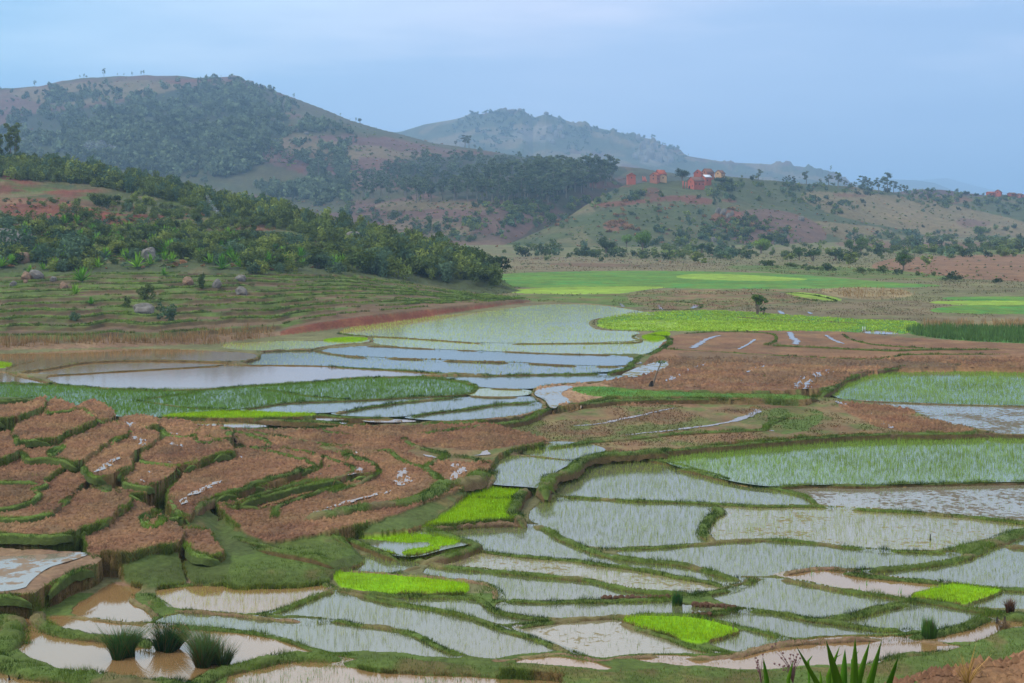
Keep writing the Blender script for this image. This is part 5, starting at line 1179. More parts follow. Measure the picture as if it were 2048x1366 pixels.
# single trees of the plain and lower slopes: x, y of the foot, height and width in survey points
ST = [(1212, 510, 38, 42, 'm', 3, 'round tree with a dark right half at the foot of the far slope'), (1253, 497, 30, 24, 'm', 2, 'smaller round light green tree left of the tallest round tree'), (1285, 508, 50, 38, 'm', 2, 'tallest round light green tree at the foot of the far slope'),
      (1340, 514, 18, 20, 'm', 3, 'small dark tree right of the tallest round tree'), (1404, 512, 26, 20, 'o', 0, 'thin open tree below the white boulder'), (1522, 507, 32, 40, 'm', 2, 'broad light tree in front of a darker one'), (1531, 496, 30, 28, 'm', 3, 'dark green tree behind the broad light one'),
      (1599, 521, 28, 26, 'm', 0, 'compact round tree on a short trunk in the plain'), (1626, 523, 20, 24, 'o', 1, 'thin tree right of the compact round tree'), (1672, 521, 25, 34, 'm', 3, 'spreading dark tree left of the tall pair'), (1706, 526, 30, 36, 'm', 3, 'low spreading tree with two trunks'),
      (1722, 506, 32, 26, 'm', 0, 'tall rounded tree behind the spreading ones'), (1700, 504, 26, 22, 'm', 1, 'rounded tree behind the spreading pair at left'), (1807, 540, 33, 40, 'm', 0, 'dense dark round tree alone on the right of the plain'), (1962, 476, 25, 30, 'm', 1, 'round tree at the foot of the right slope'),
      (1514, 629, 42, 42, 'o', 0, 'small open tree standing alone among the middle fields'), (1527, 630, 16, 14, 'o', 1, 'little bush at the foot of the lone open tree'), (1364, 364, 30, 32, 'm', 3, 'big dark leaning tree among the village houses'), (1444, 372, 20, 32, 'm', 3, 'dark round tree at the right end of the village'),
      (785, 448, 28, 26, 'b', 0, 'round bluish tree at the bottom of the side valley'), (857, 466, 36, 22, 'b', 4, 'dark upright tree behind the thicket'), (945, 470, 26, 22, 'b', 0, 'small tree in the side valley right of the dark upright one'), (1087, 425, 18, 22, 'b', 0, 'dark tree below the eucalyptus wood'),
      (1434, 430, 44, 16, 'e', 0, 'thin grey tree above the outcrop below the village'), (637, 362, 44, 28, 'e', 1, 'pale feathery tree beside the red plot on the big hill'), (1105, 452, 30, 36, 'b', 0, 'bushy tree on the crest of the green nose'), (935, 316, 16, 26, 'b', 4, 'dark bush on the red plot of the far ridge')]
for x, y, hp, wp, kd, v, lab in ST:
    p = at(x, y)
    if p is None: continue
    if kd == 'b': put_mesh('bushy_tree', P_BUSH[v if x < 1100 else 1], p, metres(p, hp), lab, 'tree', sx=wp / hp / 1.2); continue
    h = metres(p, hp); pr = {'m': P_MAN, 'o': P_OPEN, 'e': P_EUC}[kd][v]; nat = {'m': .95, 'o': .85, 'e': .4}[kd]
    put_tree({'m': 'round_tree', 'o': 'open_tree', 'e': 'eucalyptus_tree'}[kd], pr, p - Vector((0, 0, .1)), h * 1.05, lab, sx=wp / hp / nat, rz=rnd.random() * 6)
for x, y, hp, wp, lab in ((1905, 564, 16, 50, 'wide dark bush on the far right field edge'), (1993, 569, 15, 28, 'small dark bush right of the wide one'), (1440, 517, 10, 60, 'long dark hedge of bushes left of the compact tree')):
    p = at(x, y); put_mesh('bush', P_BUSH[6], p, metres(p, hp), lab, 'bush', sx=wp / hp / 1.3)
for x, y in rand_in('Z 1000,492 1400,500 1800,485 2048,478 2048,500 1800,515 1400,520 1000,512', 95) + rand_in('Z 1500,530 1850,548 1950,562 1700,545 1500,536', 22) + rand_in('Z 1800,500 1900,495 1990,505 1850,512', 26):
    p = at(x, y); put_mesh('bush', rnd.choice(P_FAR[:2] + P_FAR[4:] + [P_BUSH[0]]), p, metres(p, rnd.uniform(6, 17)), 'bush in the broken hedgerows along the far side of the plain', 'bush', 'bushes along the far side of the plain', rnd.uniform(1.0, 2.2))
its = []
for poly, n in (('M 1500,1000 2000,900 2300,1000 2700,1150 2300,1250 1600,1230', 90), ('M 700,1050 1500,1100 1600,1260 700,1240', 60), ('M 300,470 560,460 540,600 400,610 300,560', 25), ('M 1200,420 1500,420 1900,470 1900,560 1200,540', 60), ('M 800,400 1100,420 1100,560 800,540', 25),
                ('N 400,470 1000,520 2048,520 2300,700 1700,700 1300,640 600,600', 170), ('K 340,310 1900,405 1900,425 1100,400 340,350', 150), ('T 700,820 1300,800 1700,700 1900,700 1600,830 1300,900 800,1060 650,950', 100), ('K 1000,640 2048,640 2048,740 1000,720', 130),
                ('J 0,740 300,900 300,960 0,800', 30), ('J 300,860 900,850 1100,900 900,960 500,950', 70), ('J 750,740 1300,760 1500,720 1350,880 900,900', 70), ('L 1450,740 2048,850 2048,700 1700,620', 70), ('J 0,560 400,560 600,600 600,720 0,760', 60), ('Z 1000,496 1400,500 1800,488 2048,480 2048,512 1800,520 1400,522 1000,514', 120), ('Z 1180,395 1300,400 1450,440 1600,470 1250,450', 35), ('K 500,430 800,430 1200,500 900,500', 50), ('Z 1000,300 1240,330 1240,336 1000,306', 30)):
    for x, y in fuzzy(poly, n):
        p = at(x, y)
        if p: its.append((rnd.choice(P_FAR), p, rnd.uniform(1.6, 4.2), rnd.uniform(1, 1.9)))
bake('scrub', its, 'low scrub and bushes covering the slopes around the villages', 'scrub')
its = []
P_TUF = [proto('tuft', make_bush(160 + i, c, n=26, size=.22, blobs=3)) for i, c in enumerate(('bush', 'blue', 'brown', 'lightb'))]
for poly, n, a_, b_ in (('Z 980,495 1050,465 1150,410 1250,385 1432,390 1600,372 1800,390 2048,398 2048,480 1800,485 1400,500 1000,500', 1100, .35, 1.3), ('Z 400,400 900,402 1050,420 1000,470 900,490 700,440', 500, .4, 1.4), ('Z 0,180 290,152 500,165 760,262 1060,318 700,330 300,200 100,260 0,260', 500, .8, 2.2), ('Z 500,270 760,300 1000,320 700,340 480,330', 250, .8, 2.0),
                        ('Z 0,400 300,400 700,500 740,545 400,540 0,540', 500, .4, 1.0), ('Z 1000,508 1400,500 2048,486 2048,570 1850,556 1600,536 1400,532 1000,538', 450, .25, .6)):
    for x, y in rand_in(poly, n):
        if 1240 < x < 1432 and 340 < y < 384: continue
        p = at(x, y)
        if p: its.append((rnd.choice(P_TUF), p, rnd.uniform(a_, b_), rnd.uniform(1.0, 2.4)))
bake('undergrowth', its, 'tufts and low undergrowth dotted over the slopes and the far plain', 'undergrowth')
its = []
P_BR = [proto('shrub', make_bush(140, 'brown', n=150, size=.10, blobs=5))]
for poly, n in (('M 50,850 450,880 450,1050 80,1050', 26), ('M 1450,820 1850,700 2048,900 2048,1150 1500,930', 40), ('M 0,620 700,660 1300,700 1200,760 400,740', 14), ('T 1080,900 1500,870 1500,950 1080,1060', 12)):
    for x, y in fuzzy(poly, n):
        p = at(x, y)
        if p: its.append((P_BR[0], p, rnd.uniform(1.5, 3.2), 1.2))
bake('dry_scrub', its, 'dry pinkish brown scrub on the far slope', 'scrub')
# eucalyptus along the skyline: each can be told apart
for n_, (x, y, hp) in enumerate([(1517, 360, 22), (1568, 366, 12), (1577, 366, 17), (1587, 367, 16), (1613, 369, 28), (1640, 371, 13), (1658, 373, 24), (1676, 375, 32), (1690, 376, 16), (1702, 377, 12), (1710, 378, 14), (1725, 379, 28), (1736, 380, 24), (1744, 381, 18), (1758, 384, 30), (1768, 385, 16), (1775, 385, 40), (1787, 386, 26), (1803, 388, 20), (1812, 389, 18), (1831, 390, 13)]):
    p = at(x, y + 2); put_tree('eucalyptus_tree', rnd.choice(P_EUC), p, metres(p, hp * 1.05), ORD[n_] + ' eucalyptus from the left in the row on the right skyline', group='eucalyptus row on the right skyline', sx=1.5)
for x, y, hp, lab in ((1858, 392, 15, 'small flat-topped tree on the skyline between the rows and the far houses'), (1897, 392, 13, 'tiny thin tree left of the far right houses'), (1932, 393, 14, 'round dark tree beside the far right houses'), (1952, 394, 11, 'low dark tree touching the far right houses')):
    p = at(x, y + 2); put_tree('round_tree', P_MAN[3] if x > 1900 else P_OPEN[1], p, metres(p, hp), lab, sx=1.2)
for n_, (x, y, hp) in enumerate(((912, 290, 12), (920, 290, 24), (930, 292, 26), (938, 293, 26), (950, 296, 10), (968, 297, 10), (990, 293, 24))):
    p = at(x, y + 3)
    if p: put_tree('eucalyptus_tree', rnd.choice(P_EUC), p, metres(p, hp), ORD[n_] + ' tree from the left on the crest of the red middle ridge', group='eucalyptus on the crest of the middle ridge', sx=1.6)
for n_, (x, y, hp) in enumerate(((1150, 350, 30), (1160, 352, 36), (1172, 352, 44), (1180, 354, 46), (1192, 354, 48), (1200, 354, 42), (1216, 354, 50), (1226, 353, 44))):
    p = at(x, y + 4)
    if p: put_tree('eucalyptus_tree', rnd.choice(P_EUC), p, metres(p, hp), ORD[n_] + ' from the left of the tall eucalyptus beside the village', group='tall eucalyptus beside the village', sx=1.5)
for n_, (x, y, hp) in enumerate(sorted(((70, 173, 14), (160, 156, 7), (168, 155, 9), (173, 155, 5), (208, 153, 18), (235, 151, 6), (248, 151, 6), (258, 151, 8), (264, 151, 9), (282, 150, 10), (288, 150, 11), (413, 154, 7), (442, 153, 4), (588, 196, 11), (681, 232, 7), (712, 243, 9), (720, 245, 11), (753, 258, 5), (700, 240, 4), (865, 288, 5), (1092, 228, 6), (945, 231, 7), (1377, 312, 5), (1430, 322, 4), (1662, 343, 14)))):
    p = at(x, y + 1.5)
    if p: put_tree('skyline_tree', rnd.choice(P_EUC + P_CON), p, metres(p, hp), ORD[n_] + ' small tree from the left silhouetted on the far hill crests', group='solitary trees on the crest of the far hills', sx=1.05)
# the eucalyptus wood
g1 = rand_in('Z 700,402 760,350 830,325 1000,330 1150,340 1240,352 1190,392 1120,408 1000,412 900,408 800,406', 330); g1.sort(key=lambda q: -q[1])
its = []
for i, (x, y) in enumerate(g1):
    p = at(x, y)
    if p is None or p.y < 600: continue
    if i < 210: put_tree('eucalyptus_tree', rnd.choice(P_EUC), p, rnd.uniform(9, 15), 'slender dark eucalyptus in the wood on the lower slope left of the village', group='eucalyptus of the wood left of the village', sx=1.5)
    else: its.append((rnd.choice(P_EUC)[0], p, rnd.uniform(9, 14), 1.6))
for x, y in rand_in('Z 480,330 560,300 700,330 760,350 700,402 560,400', 110): 
    p = at(x, y)
    if p and not (500 < x < 612 and 334 < y < 378): its.append((rnd.choice(P_EUC)[0], p, rnd.uniform(6, 11), 1.6))
P_T = [proto('tree', make_bush(150 + i, 'euc' if i < 2 else 'dark', n=60, size=.16, upright=True, blobs=4)) for i in range(3)]
for poly, n in (('L 0,390 600,350 900,280 1150,210 1400,230 1650,340 1690,440 1640,540 1500,600 1450,740 1000,690 0,600', 1700), ('L 300,250 560,235 560,290 250,310', 70), ('L 1100,190 1400,170 1680,330 1650,370 1400,290 1150,240', 130), ('L 1500,520 2048,560 2048,860 1750,860 1450,760', 120), ('L 1700,330 2048,480 2048,520 1750,480', 40),
                ('J 800,430 1700,480 1700,500 1300,470 800,460', 30), ('L 0,560 700,600 1500,620 2048,880 1700,880 1300,760 700,700 0,640', 520), ('L 0,200 500,200 1100,200 1500,400 900,300 300,400', 60)):
    for x, y in fuzzy(poly, n, 16, .40, 30.0):
        p = at(x, y)
        if p and p.y > 600: its.append((rnd.choice(P_T), p, rnd.uniform(4, 9.5), 1.2))
bake('forest', its, 'far dark wood covering the middle of the big hill', 'forest')
its = []
for poly, n in (('J 700,230 1050,200 1130,260 950,420 700,330', 150), ('J 1550,320 1900,360 2200,500 2000,520 1700,400', 70), ('J 1250,260 1500,330 1400,450 1250,380', 90)):
    for x, y in fuzzy(poly, n):
        p = at(x, y)
        if p and p.y > 2000: its.append((rnd.choice(P_T), p, rnd.uniform(4, 9), 1.5))
bake('mountain_scrub', its, 'dark scrub on the flanks of the far rocky mountain', 'scrub')

# ------------------------------------------------------------------ houses
M_WALL = {k: mat_plain(k + '_brick_wall', c, .95, 2.5, .22, .4) for k, c in (('red', srgb(166, 84, 62)), ('brown', srgb(156, 98, 76)), ('cream', srgb(190, 150, 112)), ('dark', srgb(140, 72, 52)))}
M_ROOF = {k: mat_plain(k + '_roof', c, .95, 3, .25, .5) for k, c in (('thatch', srgb(110, 76, 62)), ('tile', srgb(150, 76, 54)), ('tin', srgb(196, 200, 208)))}
M_DARK = mat_plain('dark_opening', (.02, .017, .015), .9, 2, .1); M_WOOD = mat_plain('weathered_wood', srgb(96, 76, 62), .9, 5, .3)
def box_part(name, parent, x0, x1, y0, y1, z0, z1, mat):
    v = np.array([(x, y, z) for z in (z0, z1) for x, y in ((x0, y0), (x1, y0), (x1, y1), (x0, y1))]); f = np.array([(0, 3, 2, 1), (4, 5, 6, 7), (0, 1, 5, 4), (1, 2, 6, 5), (2, 3, 7, 6), (3, 0, 4, 7)])
    return mesh_np(name, v, f, None, mat, parent)
def house(px, py, wpx, hpx, dep, rise, rot, wall, roof, label, win=((0, .62),), door=None, wend=None):
    """gable end toward local -y; wpx,hpx width of the gable end and total height in survey points; dep depth in metres"""
    p = at(px, py)
    if p is None: return
    e = bpy.data.objects.new('brick_house', None); COL.objects.link(e); e.location = p; e.rotation_euler.z = rot; tag(e, label, 'house', 'brick houses of the villages')
    w, h = metres(p, wpx) * (1.15 if px < 1700 else .92), metres(p, hpx) * (1.12 if px < 1700 else .92); hw = h * (1 - rise); a = w / 2
    prof = [(-a, -1.5), (a, -1.5), (a, hw), (0, h), (-a, hw)]
    v = [(x, y, z) for y in (0, dep) for x, z in prof]; bm = bmesh.new(); bv = [bm.verts.new(q) for q in v]
    bm.faces.new(bv[:5]); bm.faces.new(bv[5:][::-1])
    for i in range(5): j = (i + 1) % 5; bm.faces.new((bv[i], bv[i + 5], bv[j + 5], bv[j]))
    bmesh.ops.recalc_face_normals(bm, faces=bm.faces); me = bpy.data.meshes.new('wall'); bm.to_mesh(me); bm.free(); me.materials.append(M_WALL[wall]); o = bpy.data.objects.new('wall', me); COL.objects.link(o); o.parent = e
    ov = .35; th = .18; sl_ = (h - hw) / a
    for sgn, nm in ((-1, 'roof'), (1, 'roof')):
        xo = sgn * (a + ov); q = [(0, h + .05), (xo, hw - ov * sl_ + .05), (xo, hw - ov * sl_ + .05 + th), (0, h + .05 + th)]
        vv = np.array([(x, y, z) for y in (-ov, dep + ov) for x, z in q]); ff = np.array([(0, 1, 2, 3), (7, 6, 5, 4), (0, 4, 5, 1), (1, 5, 6, 2), (2, 6, 7, 3), (3, 7, 4, 0)])
        mesh_np(nm, vv, ff, None, M_ROOF[roof if not (wend and sgn > 0) else wend], e)
    for fx, fz in win:
        x, z = fx * w, fz * h; f_ = box_part('window', e, x - .38, x + .38, -.06, -.002, z - .45, z + .45, M_WOOD); box_part('pane', f_, x - .28, x + .28, -.075, -.061, z - .35, z + .35, M_DARK)
    if door is not None: x = door * w; box_part('door', e, x - .5, x + .5, -.06, -.002, 0, 1.9, M_DARK)
    for k in range(int(dep // 3)): box_part('window', e, a + .002, a + .06, 1.2 + 3 * k, 2.0 + 3 * k, hw * .5, hw * .5 + .9, M_DARK)
    return e
def mp_(x, y): return 1200 + x / 6.827, 310 + y / 6.827
def npx(x, y): return 1748 + x / 6.827, 320 + y / 6.827
house(*mp_(432, 412), 14, 20.5, 5, .2, .06, 'red', 'tile', 'tall narrow red house standing alone at the left end of the village', ((.0, .6),))
house(*mp_(728, 392), 12.5, 19, 8, .25, -.35, 'brown', 'tile', 'brown gabled house in the middle group, with a white patch on its gable', ((0, .75), (0, .45)))
house(*mp_(780, 360), 12, 20, 6, .35, -.9, 'dark', 'tile', 'house with a red roof rising behind the brown gabled one')
house(*mp_(862, 384), 12.5, 15, 5, .22, .12, 'cream', 'thatch', 'pale cream house with one dark window in the middle group', ((0, .58),))
house(*mp_(1240, 466), 16, 21, 9, .32, -.95, 'red', 'thatch', 'large front red house with a dark roof beside the leaning tree', ((0, .6), (.25, .25)), door=-.2)
house(*mp_(1330, 390), 13, 23, 6, .26, -.3, 'red', 'tile', 'tall red gabled house behind the large front one', ((0, .78),))
house(*mp_(1410, 412), 13, 18, 4.5, .22, -1.1, 'red', 'tile', 'red house with a white tin roof patch on the right of the village', ((0, .6),), wend='tin')
house(*mp_(1425, 345), 13, 20, 7, .34, -.8, 'brown', 'thatch', 'highest house of the village, orange wall under a dark roof', ((0, .7),))
house(*mp_(1610, 335), 12, 15, 6, .34, -.6, 'cream', 'thatch', 'house half hidden behind the dark round tree at the right end of the village')
house(*npx(1550, 505), 12, 11, 7, .2, -1.35, 'red', 'tile', 'long low red house at the left of the far right hamlet', ((0, .5),))
house(*npx(1685, 505), 14, 14.5, 7, .35, -.5, 'red', 'thatch', 'gabled red house with a dark roof in the far right hamlet', ((0, .6),))
house(*npx(1845, 505), 13, 8.5, 6, .3, -1.2, 'dark', 'thatch', 'low dark roofed house right of the gabled one in the far right hamlet')
house(*npx(1970, 520), 11, 9.5, 6, .3, -.8, 'brown', 'thatch', 'small house near the right edge of the photograph')
house(*npx(2075, 540), 14, 12, 7, .3, -.4, 'red', 'tile', 'red house cut by the right edge of the photograph')
# roofless ruin: broken walls
p = at(*mp_(612, 372)); e = bpy.data.objects.new('ruined_house', None); COL.objects.link(e); e.location = p; tag(e, 'roofless red ruin with broken walls right of the narrow house', 'ruin')
for x0, x1, y0, y1, zz in ((-1.9, -1.4, 0, 3, 4.6), (-1.4, -.3, 0, .4, 3.2), (-.2, .5, 0, .4, 4.4), (.5, 1.1, 0, .4, 2.4), (1.1, 1.6, 0, 3, 1.6), (-1.4, 1.1, 2.6, 3, 3.4)): box_part('wall', e, x0, x1, y0, y1, -1, zz, M_WALL['red'])
# open shed on poles
p = at(*mp_(305, 392)); e = bpy.data.objects.new('pole_shed', None); COL.objects.link(e); e.location = p; tag(e, 'low open shed on thin poles left of the tall narrow house', 'shed')
box_part('roof', e, -3, 3, 0, 3, 2.3, 2.6, M_ROOF['thatch']); box_part('rack', e, .2, 2.8, .4, 2.6, 3.0, 3.7, M_WOOD)
for x in (-2.8, -1.4, 0, 1.4, 2.8): box_part('pole', e, x - .09, x + .09, .1, .28, -.5, 2.3, M_WOOD)
for x, nm in ((1135, 'left'), (1172, 'right')):
    p = at(*mp_(x, 460)); o = box_part('gate_post', None, -.35, .35, -.35, .35, -.5, 4.6 if x < 1150 else 4.0, M_WALL['red']); o.location = p; tag(o, 'thick red earth post %s the leaning village tree' % ('just left of the large front house, under' if x > 1150 else 'standing farther left under'), 'post')
for x, y in ((1725.5, 664), (1730, 664)):
    p = at(x, y); o = box_part('marker_post', None, -.035, .035, -.035, .035, -.2, .65, mat_plain('whitewash', srgb(190, 195, 200), .8, 3, .1)); o.location = p; tag(o, 'thin white post at the left end of the small white pool on the plain', 'post', 'white posts beside the small pool')

# smoke of burning stubble
def smoke(px, py, puffs, label):
    p = at(px, py)
    if p is None: return
    m, t, b = newmat('smoke'); tcn = node(t, 'ShaderNodeTexCoord'); n = noise_node(t, 3, 4, .6, tcn.outputs['Object']); lw = node(t, 'ShaderNodeLayerWeight'); lw.inputs[0].default_value = .35
    d = node(t, 'ShaderNodeBsdfDiffuse'); d.inputs[0].default_value = (.75, .78, .85, 1); tr = node(t, 'ShaderNodeBsdfTransparent'); ms = node(t, 'ShaderNodeMixShader')
    mu = node(t, 'ShaderNodeMath', operation='MULTIPLY'); t.links.new(mapr(t, n.outputs['Fac'], .42, .7, 0, .34), mu.inputs[0]); t.links.new(mapr(t, lw.outputs['Facing'], 0, .9, 1, 0), mu.inputs[1])
    t.links.new(mu.outputs[0], ms.inputs[0]); t.links.new(tr.outputs[0], ms.inputs[1]); t.links.new(d.outputs[0], ms.inputs[2]); t.links.new(ms.outputs[0], t.nodes['Material Output'].inputs[0])
    bm = bmesh.new()
    for dx, dz, r in puffs:
        k = p.y / F; bmesh.ops.create_icosphere(bm, subdivisions=2, radius=r * k, matrix=Matrix.Translation((dx * k, 0, dz * k)))
    for v in bm.verts: v.co += Vector((rnd.uniform(-1, 1), rnd.uniform(-1, 1), rnd.uniform(-1, 1))) * .5 * p.y / F
    me = bpy.data.meshes.new('smoke'); bm.to_mesh(me); bm.free(); me.materials.append(m); me.polygons.foreach_set('use_smooth', [True] * len(me.polygons)); o = bpy.data.objects.new('smoke', me); COL.objects.link(o); o.location = p; stuff(o, label, 'smoke')
smoke(242, 312, [(0, 3, 4), (-3, 8, 5), (-10, 12, 6), (-18, 14, 5), (-12, 17, 4), (-22, 19, 4), (-40, 18, 14), (-60, 15, 16)], 'white smoke drifting over the dark wood on the big hill')
smoke(446, 438, [(0, 2, 4), (-6, 8, 5), (-11, 14, 5), (-16, 20, 5), (-22, 27, 4), (-28, 36, 5), (-31, 44, 4)], 'grey smoke climbing from the near hillside')
smoke(70, 296, [(0, 0, 3), (-6, 4, 5), (-14, 9, 5), (-22, 14, 6)], 'faint smoke behind the tall twin-topped tree')

# ------------------------------------------------------------------ nearest plants and small things
def rushes(px, py, wpx, hpx, label, n=1500, spread=.80, col=srgb(62, 92, 44), upright=False, cat='rushes', z=0.0, name='rush_clump', thin=.008):
    q = ground_xy(np.array([[px, py]]), z)[0]; k = q[1] / F; w = wpx * k / 2; h = hpx * k
    g = np.random.default_rng(int(px)); r = np.sqrt(g.random(n)) * w * (.42 if not upright else .9); a = g.random(n) * 6.28
    x, y = r * np.cos(a), r * np.sin(a) * (.8 if not upright else .6)
    sc_ = g.integers(0, 5, n); so_ = g.normal(0, .28 * w, (5, 2)) * (1 if not upright else .5); sh_ = g.uniform(.62, 1.12, 5); sb_ = g.normal(0, .22, (5, 2))
    x, y = x * .6 + so_[sc_, 0], y * .6 + so_[sc_, 1]
    L = h * (.35 + .80 * g.random(n) ** .9) * sh_[sc_]; ld = spread * r / w * (.5 + g.random(n)) + .06 * g.random(n) if not upright else .08 * g.random(n)
    ax = a + g.normal(0, .35, n); dx, dy = np.cos(ax) * ld + sb_[sc_, 0] * (0 if upright else 1), np.sin(ax) * ld + sb_[sc_, 1] * (0 if upright else 1); ww = thin * (.7 + .6 * g.random(n)); s_ = g.random(n) * 6.28; sx, sy = np.cos(s_) * ww, np.sin(s_) * ww
    V_ = []
    for t, wk in ((0, 1), (.5, .9), (1, .08)):
        bx, by, bz = x + dx * L * t * (.6 + .6 * t), y + dy * L * t * (.6 + .6 * t), L * t * (1 - .25 * ld * t) - .05
        V_ += [np.column_stack([bx - sx * wk, by - sy * wk, bz]), np.column_stack([bx + sx * wk, by + sy * wk, bz])]
    v = np.stack(V_, 1).reshape(-1, 3); f = (np.arange(n)[:, None, None] * 6 + np.array([(0, 1, 3, 2), (2, 3, 5, 4)])[None]).reshape(-1, 4)
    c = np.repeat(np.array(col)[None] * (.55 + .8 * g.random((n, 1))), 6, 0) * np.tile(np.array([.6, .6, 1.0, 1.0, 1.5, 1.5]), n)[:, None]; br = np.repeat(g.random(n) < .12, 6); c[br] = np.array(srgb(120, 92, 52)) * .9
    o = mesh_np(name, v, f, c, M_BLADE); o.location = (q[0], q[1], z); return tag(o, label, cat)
rushes(243, 1316, 88, 66, 'dark rush clump standing in the pond, leftmost of the three')
rushes(335, 1304, 74, 62, 'darkest rush clump, middle of the three in the pond', col=srgb(48, 74, 36))
rushes(415, 1330, 96, 74, 'leaning rush clump at the right bank of the pond, rightmost of the three', n=1900, col=srgb(70, 98, 52))
rushes(1354, 1211, 30, 34, 'small dark rush clump beside the row of mud lumps', n=500, upright=True, col=srgb(56, 90, 42))
rushes(1859, 1277, 42, 44, 'upright dense green rush clump cut flat, at the end of the brown dyke', n=1300, upright=True, col=srgb(64, 104, 40))
rushes(2022, 1223, 30, 36, 'dark reddish sedge tuft on the bank at the right edge', n=380, col=srgb(90, 66, 52), z=.25); rushes(2012, 1268, 34, 36, 'thin brownish sedge at the edge of the pink pond', n=260, col=srgb(104, 88, 66))
rushes(1934, 1366, 26, 78, 'dry straw stalks in front of the dug red earth', n=70, col=srgb(176, 138, 78), z=6.6, name='dry_straw', cat='straw', thin=.006)
for x, y, w_, h_ in ((25, 1270, 26, 12), (48, 1288, 26, 12), (140, 1272, 12, 8)): rushes(x, y, w_ * 2, h_, 'low floating water weed in the left pond', n=160, upright=True, col=srgb(88, 120, 60), name='water_weed', cat='weed')['group'] = 'weeds in the left pond'

# lumps of dug mud along a dyke
for (lx, ly, rx, ry, n, lab) in ((1203, 1196, 1340, 1194, 12, 'lump of dark dug mud in the row left of the small rush clump'), (1385, 1208, 1472, 1214, 8, 'lump of dug mud on the dyke right of the small rush clump'), (1382, 1228, 1422, 1230, 4, 'lump of dug mud lying in the water below the dyke')):
    for i in range(n):
        t = (i + .5) / n; q = ground_xy(np.array([[lx + (rx - lx) * t, ly + (ry - ly) * t]]), .1)[0]
        bm = bmesh.new(); bmesh.ops.create_icosphere(bm, subdivisions=2, radius=1)
        for v in bm.verts: v.co *= rnd.uniform(.75, 1.25)
        me = bpy.data.meshes.new('mud_lump'); bm.to_mesh(me); bm.free(); me.materials.append(M_WALLM if 'M_WALLM' in globals() else mat_plain('dug_mud', srgb(98, 70, 54), .95, 6, .3, .8))
        if 'M_WALLM' not in globals(): M_WALLM = me.materials[0]
        o = bpy.data.objects.new('mud_lump', me); COL.objects.link(o); k = rnd.uniform(.8, 1.2); o.location = (q[0], q[1] + rnd.uniform(-.1, .1), .08); o.scale = (.15 * k, .12, .13 * k); tag(o, lab, 'mud', lab.replace('lump', 'lumps', 1))

# spiky plant close to the viewpoint
M_AG = mat_leaf('agave_leaf', .05, .3)
YA = 10.5
def agave(leaves, label, Y):
    k = Y / F; e = bpy.data.objects.new('agave', None); COL.objects.link(e)
    bx = np.mean([l[2] for l in leaves]); X0 = (bx - CX) * k; zg = float(gz(np.array([X0]), np.array([Y]))[0]); e.location = (X0, Y, zg); tag(e, label, 'agave')
    for tx, ty, b_x, by, w, dy in leaves:
        P0 = np.array([(b_x - CX) * k * .6 + X0 * .4, Y, zg + .05]); Pm = np.array([(b_x - CX) * k, Y + dy * .5, H - (by - HOR) * k]); P1 = np.array([(tx - CX) * k * (1 + dy / Y), Y + dy, H - (ty - HOR) * k * (1 + dy / Y)])
        N = 12; vs = []; cs = []
        for i in range(N + 1):
            t = i / N; q = (1 - t) ** 2 * P0 + 2 * t * (1 - t) * (2 * Pm - .5 * (P0 + P1)) + t * t * P1 if False else (P0 * (1 - t) + Pm * t if False else None)
            if t < .4: q = P0 + (Pm - P0) * t / .4
            else: q = Pm + (P1 - Pm) * (t - .4) / .6
            ww = w * k * (np.interp(t, (0, .2, .45, .75, 1), (.5, .75, 1, .6, .01))) / 2
            d = P1 - P0; sd = np.array([d[2], 0, -d[0]]); sd /= np.linalg.norm(sd)
            vs += [q - sd * ww, q + np.array([0, ww * .55, 0]), q + sd * ww, q + np.array([0, ww * .85, 0])]
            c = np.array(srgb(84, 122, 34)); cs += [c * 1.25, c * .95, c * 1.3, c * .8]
        f = []
        for i in range(N):
            for j in range(4): f.append((i * 4 + j, i * 4 + (j + 1) % 4, (i + 1) * 4 + (j + 1) % 4, (i + 1) * 4 + j))
        o = mesh_np('leaf', np.array(vs) - np.array(e.location), np.array(f), np.array(cs), M_AG, e, smooth=True)
rc = lambda x, y: (1500 + x / 6.827, 1226 + y / 6.827)
LV = []
for tx, ty, b_x, by, w, dy in ((625, 440, 900, 940, 12, -.25), (1035, 360, 1150, 900, 19, -.3), (1228, 445, 1120, 950, 11, .25), (1298, 485, 1310, 950, 15, .15), (1437, 330, 1400, 930, 17, -.1), (1640, 375, 1500, 960, 15, .1), (1800, 365, 1600, 980, 16, -.1), (2030, 585, 1830, 960, 13, -.2), (858, 575, 860, 760, 5, .35), (1265, 550, 1200, 760, 5, .4), (1490, 510, 1480, 760, 5, .4), (960, 790, 990, 960, 6, .1)):
    LV.append((*rc(tx, ty), *rc(b_x, by), w, dy))
agave(LV, 'green spiky agave with sword leaves in front of the pink pond, bottom edge', YA)
agave([(*rc(182, 610), *rc(230, 930), 10, 0), (*rc(590, 650), *rc(540, 940), 8, .1)], 'small agave with two narrow leaves left of the big one at the bottom edge', YA + .4)
